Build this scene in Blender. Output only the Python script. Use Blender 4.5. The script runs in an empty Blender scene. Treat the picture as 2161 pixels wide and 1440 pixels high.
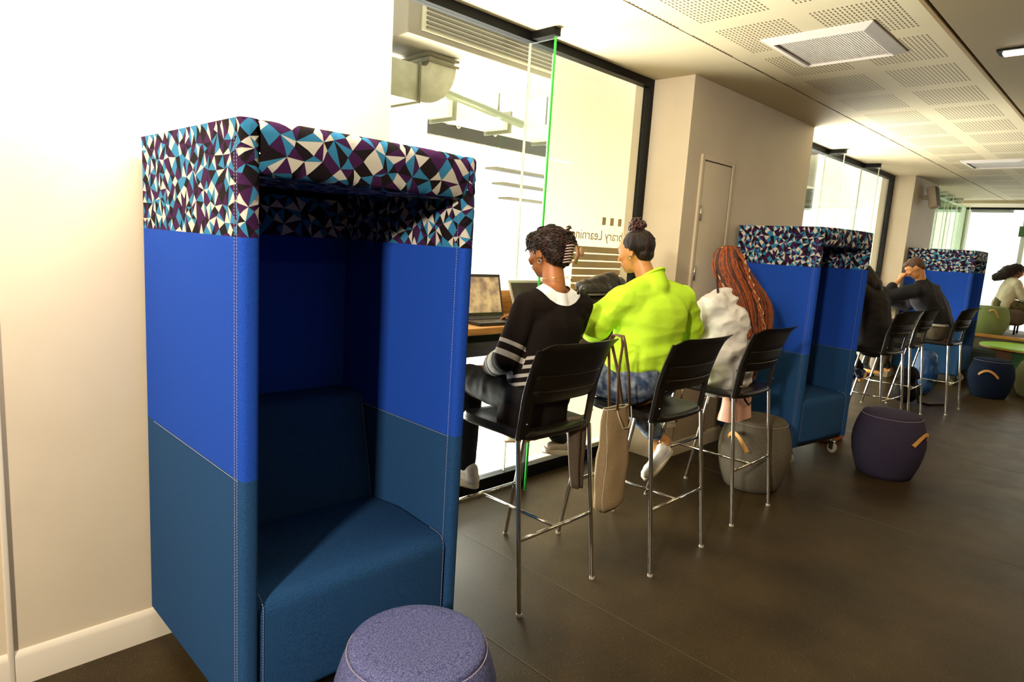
import bpy, bmesh, math, random
from mathutils import Vector, Matrix, noise, Quaternion
PI = math.pi
V = Vector
random.seed(7)
SC = bpy.context.scene
COL = SC.collection

# ------------------------------------------------------------------ camera
def _cam():
    yaw, pit, rol = 0.775593, -0.1510982, -0.0633875
    f = V((math.cos(yaw)*math.cos(pit), math.sin(yaw)*math.cos(pit), math.sin(pit)))
    r = f.cross(V((0, 0, 1))).normalized(); d = f.cross(r)
    c, s = math.cos(rol), math.sin(rol)
    r2 = c*r + s*d; d2 = -s*r + c*d
    cam = bpy.data.cameras.new('camera'); o = bpy.data.objects.new('camera', cam); COL.objects.link(o)
    cam.sensor_width = 36; cam.lens = 1376.03/2161*36; cam.clip_start = .05; cam.clip_end = 200
    m = Matrix(((r2.x, -d2.x, -f.x, 0), (r2.y, -d2.y, -f.y, 0), (r2.z, -d2.z, -f.z, 1.6), (0, 0, 0, 1)))
    o.matrix_world = m; SC.camera = o
_cam()
# ------------------------------------------------------------------ world, lights, exposure
SC.view_settings.view_transform = 'Standard'; SC.view_settings.look = 'None'
SC.view_settings.gamma = 1; SC.view_settings.use_curve_mapping = False
SC.view_settings.exposure = 0.0
w = bpy.data.worlds.new('daylight'); SC.world = w; w.use_nodes = True
bg = w.node_tree.nodes['Background']; bg.inputs[0].default_value = (1.0, .98, .93, 1); bg.inputs[1].default_value = 2.3
def area(name, loc, tgt, sx, sy, power, col):
    l = bpy.data.lights.new(name, 'AREA'); l.shape = 'RECTANGLE'; l.size = sx; l.size_y = sy; l.energy = power; l.color = col
    o = bpy.data.objects.new(name, l); COL.objects.link(o); o.location = loc
    o.rotation_euler = (V(tgt)-V(loc)).to_track_quat('-Z', 'Y').to_euler(); return o
area('room_lamp', (-2.25, -.20, 2.48), (1.2, 2.0, 1.3), .26, .26, 205, (1, .90, .74))
area('wall_washer', (.7, 1.75, 2.81), (.95, 2.55, 2.55), 1.4, .12, 115, (1, .92, .80))
area('corridor_lamp', (5.6, -.6, 2.80), (5.6, -.6, 0), 4.0, .12, 44, (1, .73, .39))
area('corridor_lamp_far', (11.0, -.6, 2.80), (11.0, -.6, 0), 4.0, .12, 44, (1, .73, .39))
area('corridor_lamp_near', (1.0, -1.2, 2.80), (1.0, -1.2, 0), 2.4, .12, 13, (1, .80, .52))
area('daylight_window_1', (3.0, 4.6, .35), (3.0, 1.8, 2.85), 2.4, 1.0, 600, (1, .97, .88))
area('daylight_window_2', (8.9, 4.6, .35), (8.9, 1.8, 2.85), 4.4, 1.0, 1000, (1, .97, .88))
area('daylight_window_3', (13.4, 4.6, .35), (13.4, 1.8, 2.85), 3.0, 1.0, 120, (1, .97, .88))
area('neighbour_fill', (3.8, 6.4, 3.7), (3.8, 6.0, 0), 4.0, 2.0, 200, (1, .97, .92))  # fill light added beyond the glass to brighten the cream screen
SC.cycles.use_denoising = True
SC.cycles.sample_clamp_indirect = 6
SC.cycles.max_bounces = 10; SC.cycles.transparent_max_bounces = 16
SC.cycles.caustics_reflective = False; SC.cycles.caustics_refractive = False

# ------------------------------------------------------------------ materials
MATS = {}
def mat(name, col, rough=.6, metal=0, col2=None, nscale=40, nfac=.5, bump=0, bscale=200, spec=.5, sheen=0, detail=4, emit=None, stretch=None, mid=.5, width=.15):
    if name in MATS: return MATS[name]
    m = bpy.data.materials.new(name); m.use_nodes = True; nt = m.node_tree; N = nt.nodes; L = nt.links
    b = N['Principled BSDF']
    b.inputs['Base Color'].default_value = (*col, 1); b.inputs['Roughness'].default_value = rough; b.inputs['Metallic'].default_value = metal
    b.inputs['Specular IOR Level'].default_value = spec; b.inputs['Sheen Weight'].default_value = sheen
    tc = N.new('ShaderNodeTexCoord'); mp = N.new('ShaderNodeMapping'); L.new(tc.outputs['Object'], mp.inputs[0])
    if stretch: mp.inputs['Scale'].default_value = stretch
    if col2:
        n = N.new('ShaderNodeTexNoise'); n.inputs['Scale'].default_value = nscale; n.inputs['Detail'].default_value = detail
        L.new(mp.outputs[0], n.inputs['Vector'])
        r = N.new('ShaderNodeMapRange'); r.inputs[1].default_value = mid-width; r.inputs[2].default_value = mid+width
        L.new(n.outputs['Fac'], r.inputs[0])
        mx = N.new('ShaderNodeMix'); mx.data_type = 'RGBA'; mx.inputs[6].default_value = (*col, 1); mx.inputs[7].default_value = (*col2, 1)
        mu = N.new('ShaderNodeMath'); mu.operation = 'MULTIPLY'; mu.inputs[1].default_value = nfac*2 if nfac < .5 else 1
        L.new(r.outputs[0], mu.inputs[0]); L.new(mu.outputs[0], mx.inputs[0]); L.new(mx.outputs[2], b.inputs['Base Color'])
    if bump:
        n2 = N.new('ShaderNodeTexNoise'); n2.inputs['Scale'].default_value = bscale; n2.inputs['Detail'].default_value = 3
        L.new(mp.outputs[0], n2.inputs['Vector'])
        bp = N.new('ShaderNodeBump'); bp.inputs['Strength'].default_value = bump; bp.inputs['Distance'].default_value = .004
        L.new(n2.outputs['Fac'], bp.inputs['Height']); L.new(bp.outputs[0], b.inputs['Normal'])
    if emit:
        b.inputs['Emission Color'].default_value = (*emit[0], 1); b.inputs['Emission Strength'].default_value = emit[1]
    MATS[name] = m; return m
WALL = mat('painted_wall', (.60, .505, .37), .55, col2=(.57, .475, .34), nscale=3, bump=.12, bscale=60, spec=.3)
CEIL = mat('ceiling_paint', (.60, .51, .35), .6, bump=.05, bscale=40, spec=.2)
TRIM = mat('baseboard_paint', (.72, .64, .51), .3, spec=.5)
BLACKM = mat('black_frame', (.004, .0035, .003), .5, spec=.15)
CHROME = mat('chrome', (.72, .70, .66), .10, metal=1)
PLAST = mat('black_plastic', (.0075, .005, .003), .36, bump=.10, bscale=900, spec=.26)
BLUE = mat('royal_blue_wool', (.008, .048, .33), .9, col2=(.018, .085, .50), nscale=420, bump=.4, bscale=700, spec=.12, sheen=.0)
NAVY = mat('navy_wool', (.006, .040, .125), .9, col2=(.026, .085, .20), nscale=420, bump=.4, bscale=700, spec=.12, sheen=.0)
STITCH = mat('white_stitching', (.30, .30, .46), .8)
PBLK = mat('pattern_black', (.012, .008, .010), .9, bump=.3, bscale=700, spec=.1)
PPUR = mat('pattern_purple', (.048, .012, .058), .9, bump=.3, bscale=700, spec=.1)
PBLU = mat('pattern_blue', (.035, .20, .36), .9, bump=.3, bscale=700, spec=.1)
PWHT = mat('pattern_white', (.60, .56, .47), .9, bump=.3, bscale=700, spec=.1)
LEATH = mat('tan_leather', (.62, .30, .07), .5)
WOOD = mat('oak_wood', (.60, .31, .075), .35, col2=(.40, .17, .035), nscale=7, stretch=(1.2, 14, 14), bump=.1, bscale=60)
WOODD = mat('dark_wood', (.10, .028, .010), .4, col2=(.05, .014, .006), nscale=7, stretch=(1.2, 14, 14))

def floor_mat():
    m = bpy.data.materials.new('speckled_vinyl'); m.use_nodes = True; nt = m.node_tree; N = nt.nodes; L = nt.links; b = N['Principled BSDF']
    tc = N.new('ShaderNodeTexCoord')
    n = N.new('ShaderNodeTexNoise'); n.inputs['Scale'].default_value = 1.4; n.inputs['Detail'].default_value = 6; L.new(tc.outputs['Object'], n.inputs[0]); b.inputs['Specular IOR Level'].default_value = .15
    cr = N.new('ShaderNodeValToRGB'); cr.color_ramp.elements[0].position = .35; cr.color_ramp.elements[0].color = (.026, .0172, .0068, 1)
    cr.color_ramp.elements[1].position = .7; cr.color_ramp.elements[1].color = (.056, .0375, .0150, 1); L.new(n.outputs['Fac'], cr.inputs[0])
    v = N.new('ShaderNodeTexVoronoi'); v.inputs['Scale'].default_value = 170; L.new(tc.outputs['Object'], v.inputs['Vector'])
    lt = N.new('ShaderNodeMath'); lt.operation = 'LESS_THAN'; lt.inputs[1].default_value = .17; L.new(v.outputs['Distance'], lt.inputs[0])
    w1 = N.new('ShaderNodeSeparateColor'); L.new(v.outputs['Color'], w1.inputs[0])
    gt = N.new('ShaderNodeMath'); gt.operation = 'GREATER_THAN'; gt.inputs[1].default_value = .80; L.new(w1.outputs[0], gt.inputs[0])
    mu = N.new('ShaderNodeMath'); mu.operation = 'MULTIPLY'; L.new(lt.outputs[0], mu.inputs[0]); L.new(gt.outputs[0], mu.inputs[1])
    mx = N.new('ShaderNodeMix'); mx.data_type = 'RGBA'; mx.inputs[7].default_value = (.26, .20, .11, 1); L.new(cr.outputs[0], mx.inputs[6]); L.new(mu.outputs[0], mx.inputs[0])
    # fine grain
    n3 = N.new('ShaderNodeTexNoise'); n3.inputs['Scale'].default_value = 260; n3.inputs['Detail'].default_value = 2; L.new(tc.outputs['Object'], n3.inputs[0])
    mr = N.new('ShaderNodeMapRange'); mr.inputs[1].default_value = .3; mr.inputs[2].default_value = .7; mr.inputs[3].default_value = .35; mr.inputs[4].default_value = 1.75; L.new(n3.outputs['Fac'], mr.inputs[0])
    m2 = N.new('ShaderNodeMix'); m2.data_type = 'RGBA'; m2.blend_type = 'MULTIPLY'; m2.inputs[0].default_value = 1; L.new(mx.outputs[2], m2.inputs[6]); L.new(mr.outputs[0], m2.inputs[7])
    L.new(m2.outputs[2], b.inputs['Base Color'])
    n2 = N.new('ShaderNodeTexNoise'); n2.inputs['Scale'].default_value = 5; n2.inputs['Detail'].default_value = 8; L.new(tc.outputs['Object'], n2.inputs[0])
    r = N.new('ShaderNodeMapRange'); r.inputs[3].default_value = .30; r.inputs[4].default_value = .52; L.new(n2.outputs['Fac'], r.inputs[0]); L.new(r.outputs[0], b.inputs['Roughness'])
    bp = N.new('ShaderNodeBump'); bp.inputs['Strength'].default_value = .15; bp.inputs['Distance'].default_value = .002; L.new(n3.outputs['Fac'], bp.inputs['Height']); L.new(bp.outputs[0], b.inputs['Normal'])
    return m
FLOOR = floor_mat()

def glass_mat(name, tint, refl=.06):
    m = bpy.data.materials.new(name); m.use_nodes = True; nt = m.node_tree; N = nt.nodes; L = nt.links
    N.remove(N['Principled BSDF']); out = N['Material Output']
    t = N.new('ShaderNodeBsdfTransparent'); t.inputs[0].default_value = (*tint, 1)
    g = N.new('ShaderNodeBsdfGlossy'); g.inputs['Roughness'].default_value = .02
    lw = N.new('ShaderNodeLayerWeight'); lw.inputs[0].default_value = .12
    mr = N.new('ShaderNodeMapRange'); mr.inputs[3].default_value = refl*.3; mr.inputs[4].default_value = .6; L.new(lw.outputs['Fresnel'], mr.inputs[0])
    mx = N.new('ShaderNodeMixShader'); L.new(mr.outputs[0], mx.inputs[0]); L.new(t.outputs[0], mx.inputs[1]); L.new(g.outputs[0], mx.inputs[2]); L.new(mx.outputs[0], out.inputs[0])
    return m
GLASS = glass_mat('clear_glass', (.97, .99, .965))
GLASSG = glass_mat('green_tinted_glass', (.93, .97, .91))
GEDGE = mat('green_glass_edge', (.04, .55, .06), .2, emit=None)

def blind_mat(name, col, tr):
    m = bpy.data.materials.new(name); m.use_nodes = True; nt = m.node_tree; N = nt.nodes; L = nt.links
    N.remove(N['Principled BSDF']); out = N['Material Output']
    d = N.new('ShaderNodeBsdfDiffuse'); d.inputs[0].default_value = (*col, 1)
    t = N.new('ShaderNodeBsdfTranslucent'); t.inputs[0].default_value = (*col, 1)
    mx = N.new('ShaderNodeMixShader'); mx.inputs[0].default_value = tr; L.new(d.outputs[0], mx.inputs[1]); L.new(t.outputs[0], mx.inputs[2]); L.new(mx.outputs[0], out.inputs[0])
    return m

def perforated_mat():
    m = bpy.data.materials.new('perforated_ceiling_board'); m.use_nodes = True; nt = m.node_tree; N = nt.nodes; L = nt.links; b = N['Principled BSDF']
    b.inputs['Roughness'].default_value = .6; b.inputs['Specular IOR Level'].default_value = .2
    tc = N.new('ShaderNodeTexCoord'); sp = N.new('ShaderNodeSeparateXYZ'); L.new(tc.outputs['Object'], sp.inputs[0])
    def M(op, a, bb=None):
        n = N.new('ShaderNodeMath'); n.operation = op
        for i, x in enumerate((a, bb)):
            if x is None: continue
            if isinstance(x, (int, float)): n.inputs[i].default_value = x
            else: L.new(x, n.inputs[i])
        return n.outputs[0]
    def band(src, off, period, on):      # 1 inside the block
        t = M('FLOORED_MODULO', M('SUBTRACT', src, off), period); return M('LESS_THAN', t, on), t
    X, Y = sp.outputs[0], sp.outputs[1]
    bx, tx = band(X, 3.53, .65, .50); by, ty = band(Y, 1.10, .52, .40)
    fx = M('FLOORED_MODULO', tx, .036); fy = M('FLOORED_MODULO', ty, .0222)
    sx = M('LESS_THAN', M('ABSOLUTE', M('SUBTRACT', fx, .018)), .0115); sy = M('LESS_THAN', M('ABSOLUTE', M('SUBTRACT', fy, .011)), .0042)
    msk = M('MULTIPLY', M('MULTIPLY', bx, by), M('MULTIPLY', sx, sy))
    mx = N.new('ShaderNodeMix'); mx.data_type = 'RGBA'; mx.inputs[6].default_value = (.60, .51, .35, 1); mx.inputs[7].default_value = (.10, .075, .045, 1)
    L.new(msk, mx.inputs[0]); L.new(mx.outputs[2], b.inputs['Base Color'])
    return m
PERF = perforated_mat()

# ------------------------------------------------------------------ mesh building
class MB:
    def __init__(s): s.v = []; s.f = []; s.m = []; s.mi = 0
    def add(s, vs, fs, mi=None):
        o = len(s.v); s.v += [tuple(p) for p in vs]; s.f += [tuple(i+o for i in f) for f in fs]; s.m += [s.mi if mi is None else mi]*len(fs); return s
    def box(s, x0, x1, y0, y1, z0, z1, mi=None, M=None):
        vs = [V((x, y, z)) for x in (x0, x1) for y in (y0, y1) for z in (z0, z1)]
        if M: vs = [M @ p for p in vs]
        return s.add(vs, [(0, 1, 3, 2), (4, 6, 7, 5), (0, 4, 5, 1), (2, 3, 7, 6), (0, 2, 6, 4), (1, 5, 7, 3)], mi)
    def rbox(s, x0, x1, y0, y1, z0, z1, r=.01, seg=3, mi=None, M=None):
        bm = bmesh.new(); bmesh.ops.create_cube(bm, size=1)
        for v in bm.verts: v.co = V(((x0+x1)/2+v.co.x*(x1-x0), (y0+y1)/2+v.co.y*(y1-y0), (z0+z1)/2+v.co.z*(z1-z0)))
        bmesh.ops.bevel(bm, geom=bm.edges[:], offset=r, segments=seg, profile=.5, affect='EDGES')
        vs = [(M @ v.co) if M else v.co.copy() for v in bm.verts]; bm.verts.index_update(); fs = [[v.index for v in f.verts] for f in bm.faces]; bm.free()
        return s.add(vs, fs, mi)
    def rings(s, rings, cap0=True, cap1=True, closed=True, mi=None):
        n = len(rings[0]); vs = [p for r in rings for p in r]; fs = []
        for i in range(len(rings)-1):
            for j in range(n if closed else n-1):
                k = (j+1) % n; fs.append((i*n+j, i*n+k, (i+1)*n+k, (i+1)*n+j))
        if cap0 and closed: fs.append(tuple(range(n))[::-1])
        if cap1 and closed: fs.append(tuple((len(rings)-1)*n+j for j in range(n)))
        return s.add(vs, fs, mi)
    def tube(s, path, r, n=10, mi=None, cap=True):
        path = [V(p) for p in path]; rs = r if isinstance(r, (list, tuple)) else [r]*len(path)
        t0 = (path[1]-path[0]).normalized(); up = V((0, 0, 1)) if abs(t0.z) < .9 else V((0, 1, 0))
        a = t0.cross(up).normalized(); R = []
        for i, p in enumerate(path):
            t = (path[min(i+1, len(path)-1)]-path[max(i-1, 0)]).normalized()
            a = (a - t*a.dot(t)).normalized(); b = t.cross(a)
            R.append([p+(a*math.cos(2*PI*j/n)+b*math.sin(2*PI*j/n))*rs[i] for j in range(n)])
        return s.rings(R, cap, cap, mi=mi)
    def strap(s, path, w, t, side, mi=None):
        path = [V(p) for p in path]; side = V(side).normalized(); R = []
        for i, p in enumerate(path):
            tt = (path[min(i+1, len(path)-1)]-path[max(i-1, 0)]).normalized(); sd = (side-tt*side.dot(tt)).normalized(); n = tt.cross(sd)
            R.append([p+sd*w/2+n*t/2, p-sd*w/2+n*t/2, p-sd*w/2-n*t/2, p+sd*w/2-n*t/2])
        return s.rings(R, mi=mi)
    def cone(s, a, b, ra, rb, n=14, k=4, mi=None):      # capsule with two radii
        a = V(a); b = V(b); d = b-a; L = d.length
        if L < 1e-6: d = V((0, 0, 1))
        d = d.normalized(); u = d.cross(V((0, 0, 1)) if abs(d.z) < .9 else V((0, 1, 0))).normalized(); w_ = d.cross(u); R = []
        for i in range(k+1):
            th = -PI/2+PI/2*i/k; th = max(th, -PI/2+.08); R.append((a+d*math.sin(th)*ra, ra*math.cos(th)))
        for i in range(k+1):
            th = PI/2*i/k; th = min(th, PI/2-.08); R.append((b+d*math.sin(th)*rb, rb*math.cos(th)))
        return s.rings([[c+(u*math.cos(2*PI*j/n)+w_*math.sin(2*PI*j/n))*r for j in range(n)] for c, r in R], mi=mi)
    def ell(s, c, r, F=None, n=20, k=12, mi=None):   # ellipsoid radii r=(x,y,z) in frame F (3 vectors)
        c = V(c); F = F or (V((1, 0, 0)), V((0, 1, 0)), V((0, 0, 1))); R = []
        for i in range(k+1):
            th = -PI/2+.05+(PI-.1)*i/k
            R.append([c+F[0]*math.cos(th)*math.cos(2*PI*j/n)*r[0]+F[1]*math.cos(th)*math.sin(2*PI*j/n)*r[1]+F[2]*math.sin(th)*r[2] for j in range(n)])
        return s.rings(R, mi=mi)
    def lathe(s, prof, c=(0, 0, 0), n=40, mi=None):
        c = V(c); return s.rings([[c+V((r*math.cos(2*PI*j/n), r*math.sin(2*PI*j/n), z)) for j in range(n)] for r, z in prof], mi=mi)
    def mesh(s, name='m'):
        me = bpy.data.meshes.new(name); me.from_pydata(s.v, [], s.f); me.update(); me.polygons.foreach_set('material_index', s.m); return me

def root_inv(p):
    while p.parent: p = p.parent
    return (Matrix.Translation(p.location) @ p.rotation_euler.to_matrix().to_4x4()).inverted()
def obj(name, mb, m, parent=None, smooth=True, local=False, angle=None):
    me = mb.mesh(name) if isinstance(mb, MB) else mb
    for x in (m if isinstance(m, (list, tuple)) else [m]): me.materials.append(x)
    if isinstance(mb, MB):
        bm = bmesh.new(); bm.from_mesh(me); bmesh.ops.recalc_face_normals(bm, faces=bm.faces); bm.to_mesh(me); bm.free()
    if parent and not local: me.transform(root_inv(parent))
    me.polygons.foreach_set('use_smooth', [bool(smooth)]*len(me.polygons))
    if smooth and angle: me.set_sharp_from_angle(angle=math.radians(angle))
    o = bpy.data.objects.new(name, me); COL.objects.link(o); o.parent = parent
    return o
def tag(o, label, cat, group=None, kind=None):
    if label: o['label'] = label
    if cat: o['category'] = cat
    if group: o['group'] = group
    if kind: o['kind'] = kind
    return o
def thing(name, label, cat, loc=(0, 0, 0), rz=0, group=None):
    o = bpy.data.objects.new(name, None); COL.objects.link(o); o.location = loc; o.rotation_euler = (0, 0, rz); o.empty_display_size = .1
    return tag(o, label, cat, group)
def struct(name, mb, m, parent=None, smooth=False, angle=30):
    o = obj(name, mb, m, parent, smooth, angle=angle)
    if not parent: o['kind'] = 'structure'
    return o
def dup(root, loc, rz=0, label=None):
    r = root.copy(); COL.objects.link(r); r.location = loc; r.rotation_euler = (0, 0, rz)
    if label: r['label'] = label
    def kids(a, b):
        for ch in list(a.children):
            c = ch.copy(); COL.objects.link(c); c.parent = b; kids(ch, c)
    kids(root, r); return r
def blob(mb, voxel=.008, smooth=6, disp=None):
    me = mb.mesh('tmp'); o = bpy.data.objects.new('tmp', me); COL.objects.link(o)
    md = o.modifiers.new('r', 'REMESH'); md.mode = 'VOXEL'; md.voxel_size = voxel
    if smooth: sm = o.modifiers.new('s', 'SMOOTH'); sm.factor = .5; sm.iterations = smooth*2
    dg = bpy.context.evaluated_depsgraph_get(); dg.update()
    r = bpy.data.meshes.new_from_object(o.evaluated_get(dg)); bpy.data.objects.remove(o); bpy.data.meshes.remove(me)
    if disp:
        r.update(); ns = [v.normal.copy() for v in r.vertices]
        for v, n in zip(r.vertices, ns): v.co += n*disp(v.co)
        r.update()
    return r
def drop(me, fn):                       # remove faces whose centre satisfies fn
    bm = bmesh.new(); bm.from_mesh(me); bmesh.ops.delete(bm, geom=[f for f in bm.faces if fn(f.calc_center_median())], context='FACES'); bm.to_mesh(me); bm.free(); return me
def cut(me, g):                         # trim a mesh along g=0, keep g>0
    bm = bmesh.new(); bm.from_mesh(me); bmesh.ops.triangulate(bm, faces=bm.faces[:]); val = {v: g(v.co) for v in bm.verts}
    for e in bm.edges:
        a, b = e.verts; ga, gb = val[a], val[b]
        if ga*gb < 0:
            m_, o_ = (a, b) if abs(ga) < abs(gb) else (b, a); t_ = val[m_]/(val[m_]-val[o_]); m_.co = m_.co.lerp(o_.co, t_); val[m_] = 0.0
    bmesh.ops.delete(bm, geom=[f for f in bm.faces if min(val[v] for v in f.verts) < -1e-9], context='FACES'); bm.to_mesh(me); bm.free(); return me
def paint(me, fn):
    for p in me.polygons: p.material_index = fn(p.center)
    return me

# ------------------------------------------------------------------ room shell
YW, YG, ZC = 2.56, 2.93, 2.85
struct('floor', MB().box(-3.2, 15.9, -4.2, 3.0, -.1, 0), FLOOR)
seam = mat('floor_weld', (.075, .058, .035), .6)
mb = MB()
for x in (-1.6, 1.73, 2.27, 4.45, 6.6, 8.8, 11.0): mb.box(x-.0016, x+.0016, -4.0, 2.9, .0001, .0009)
struct('trim_1', mb, seam)
struct('ceiling', MB().box(-3.2, 15.9, 2.165, 3.0, ZC, ZC+.12), CEIL)
struct('ceiling_inner', MB().box(-3.2, 15.9, -4.2, .985, ZC, ZC+.12), mat('ceiling_brown', (.26, .20, .12), .6, bump=.05, bscale=40, spec=.2))  # inner ceiling strip, darker brown than the strips nearer the windows
struct('ceiling_perforated', MB().box(-3.2, 15.9, 1.02, 2.155, ZC, ZC+.12), PERF)
groove = mat('ceiling_groove', (.10, .08, .05), .8)
struct('trim_2', MB().box(-3.2, 15.9, 2.155, 2.165, ZC+.006, ZC+.1).box(-3.2, 15.9, .985, 1.02, ZC+.03, ZC+.1), groove)
struct('trim_3', MB().box(-3.2, 13, 1.0, 1.02, ZC-.004, ZC+.05), mat('shadow_gap_angle', (.30, .20, .09), .5))
def pier(name, x0, x1, y=YW):
    return struct(name, MB().box(x0, x1, y, 3.06, 0, ZC), WALL)
pier('wall_left', -3.2, 1.74)
pier('wall_left_pier', 4.293, 6.52)
pier('wall_left_pier_far', 10.45, 11.76, 2.64)
struct('wall_back', MB().box(-3.3, -3.2, -4.2, 3.0, 0, ZC), WALL)
struct('wall_right', MB().box(-3.2, 15.9, -4.3, -4.2, 0, ZC), mat('right_wall_paint', (.20, .145, .08), .6))
def skirting(name, x0, x1, y):
    prof = [(0, 0), (-.016, 0), (-.016, .10), (-.013, .113), (-.006, .122), (0, .124)]
    return struct(name, MB().rings([[V((x, y+a, b)) for a, b in prof] for x in (x0, x1)]), TRIM, smooth=True)
skirting('baseboard_left', .302, 1.74, YW); skirting('baseboard_left_near', -3.2, .285, YW); skirting('baseboard_pier', 4.293, 6.52, YW); skirting('baseboard_pier_far', 10.45, 11.76, 2.64)
# vertical bead in the left wall
struct('trim_4', MB().rbox(.284, .302, YW-.017, YW+.01, 0, ZC, .004), TRIM, smooth=True)
def window(name, x0, x1, fins, glass, frame=BLACKM, edge=None):
    fr = MB()
    fr.box(x0, x1, YG-.035, YG+.03, 0, .085); fr.box(x0, x1, YG-.035, YG+.03, ZC-.055, ZC)
    fr.box(x0, x0+.045, YG-.035, YG+.03, .085, ZC-.055).box(x1-.045, x1, YG-.035, YG+.03, .085, ZC-.055)
    w_ = struct(name, fr, frame)
    xs = [x0+.045]+list(fins)+[x1-.045]
    for a, b in zip(xs[:-1], xs[1:]):
        obj('pane', MB().box(a+.004, b-.004, YG-.005, YG+.005, .085, ZC-.055), glass, w_, False, local=True)
    for x in fins:
        f = obj('glass_fin', MB().box(x-.006, x+.006, YG-.2, YG-.008, .01, ZC-.06), glass, w_, False, local=True)
        obj('fin_edge', MB().box(x-.007, x+.007, YG-.207, YG-.2, .01, ZC-.05), edge or GEDGE, f, False, local=True)
        obj('fin_bracket', MB().box(x-.028, x+.028, YG-.215, YG-.035, ZC-.045, ZC-.001), frame, f, False, local=True)
        obj('joint_seal', MB().box(x-.004, x+.004, YG-.007, YG+.007, .085, ZC-.055), mat('clear_seal', (.85, .88, .72), .4), w_, False, local=True)
    return w_
window('window_1', 1.74, 4.293, [2.985], GLASS)
window('window_2', 6.52, 10.45, [7.88, 9.13], GLASS, edge=mat('pale_glass_edge', (.80, .86, .68), .3))
w3 = window('window_3', 11.76, 15.2, [12.2, 12.7, 13.2, 13.9, 14.6], GLASSG, mat('aluminium_frame', (.5, .55, .45), .4), edge=mat('pale_glass_edge', (.80, .86, .68), .3))
# end glazing
w4 = struct('window_4', MB().box(15.2, 15.27, -4.2, 2.93, ZC-.09, ZC-.03), BLACKM)
for y in (2.86, 1.95, .9, -.6, -2.2, -4.1): obj('mullion', MB().box(15.2, 15.27, y-.035, y+.035, 0, ZC-.09), mat('pale_mullion', (.55, .58, .50), .4), w4, False)
for a, b in zip((2.82, 1.91, .86, -.64, -2.24), (1.99, .94, -.56, -2.16, -4.06)): obj('pane', MB().box(15.23, 15.24, b, a, 0, ZC-.09), GLASS, w4, False)
struct('trim_6', MB().box(14.3, 15.28, -4.2, 2.93, ZC-.05, ZC-.001), CEIL)
# access hatch in the pier
dr = struct('door_1', MB().rbox(4.53, 4.955, YW-.012, YW+.004, .12, 2.285, .003), WALL, smooth=True)
hf = MB()
for (a, b, c, d) in ((4.485, 4.522, .12, 2.33), (4.963, 5.0, .12, 2.33), (4.522, 4.963, 2.293, 2.33)): hf.rbox(a, b, YW-.016, YW+.002, c, d, .003)
obj('hatch_frame', hf, WALL, dr)
obj('hatch_gap', MB().box(4.521, 4.531, YW-.010, YW+.002, .12, 2.293).box(4.954, 4.964, YW-.010, YW+.002, .12, 2.293).box(4.53, 4.955, YW-.010, YW+.002, 2.284, 2.294), mat('dark_gap', (.05, .035, .02), .8), dr, False)
for z in (1.90, 1.45, .5): obj('hinge', MB().tube([(4.524, YW-.02, z-.055), (4.524, YW-.02, z+.055)], .007), CHROME, dr)

# ceiling fittings
def diffuser(x0, x1, y0, y1, label):
    t = thing('ceiling_vent', label, 'vent', ((x0+x1)/2, (y0+y1)/2, ZC))
    wm = mat('vent_white', (.70, .64, .60), .4)
    f = MB()
    z0, z1 = ZC-.03, ZC-.001
    for i in range(1):
        o_ = [(x0, y0), (x1, y0), (x1, y1), (x0, y1)]; w_ = .055; i_ = [(x0+w_, y0+w_), (x1-w_, y0+w_), (x1-w_, y1-w_), (x0+w_, y1-w_)]
        R = [[V((*p, z1)) for p in o_], [V((*p, z1-.008)) for p in o_], [V((*p, z0)) for p in i_], [V((*p, z1)) for p in i_]]
        f.rings(R, False, False)
    obj('frame', f, wm, t, False)
    g = MB(); n = 34
    for k in range(n):
        y = y0+.06+(y1-y0-.12)*(k+.5)/n; g.box(x0+.055, x1-.055, y-.0045, y+.0045, ZC-.016, ZC-.004)
    obj('slats', g, wm, t, False)
    obj('backing', MB().box(x0+.055, x1-.055, y0+.055, y1-.055, ZC-.004, ZC-.0005), mat('vent_dark', (.22, .18, .13), .8), t, False)
diffuser(3.80, 4.45, 1.265, 1.865, 'square slatted white ceiling vent near the first stools')
diffuser(9.1, 9.75, 1.27, 1.88, 'far slatted ceiling vent above the second row of stools')
t = thing('ceiling_light', 'glowing linear ceiling light at the upper right edge', 'ceiling light', (4.72, .42, ZC))
obj('housing', MB().box(4.66, 4.78, 0.02, .87, ZC-.012, ZC-.0005), BLACKM, t, False)
obj('diffuser', MB().rbox(4.69, 4.75, .04, .845, ZC-.026, ZC-.010, .006), mat('lamp_glow', (1, 1, 1), .5, emit=((1, .93, .8), 14)), t)
# loudspeaker on the far pier
t = thing('wall_speaker', 'small slim loudspeaker mounted high on the far pier', 'speaker', (10.95, 2.64, 2.62))
sm_ = mat('speaker_beige', (.40, .33, .24), .5)
M_ = Matrix.Translation((10.95, 2.50, 2.60)) @ Matrix.Rotation(math.radians(-14), 4, 'X')
obj('cabinet', MB().rbox(-.10, .10, -.05, .06, -.15, .15, .012, M=M_), sm_, t)
obj('grille', MB().rbox(-.09, .09, -.058, -.048, -.14, .14, .004, M=M_), mat('speaker_grille', (.10, .085, .06), .6), t)
obj('bracket', MB().box(10.92, 10.98, 2.54, 2.638, 2.57, 2.63), sm_, t, False)

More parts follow.
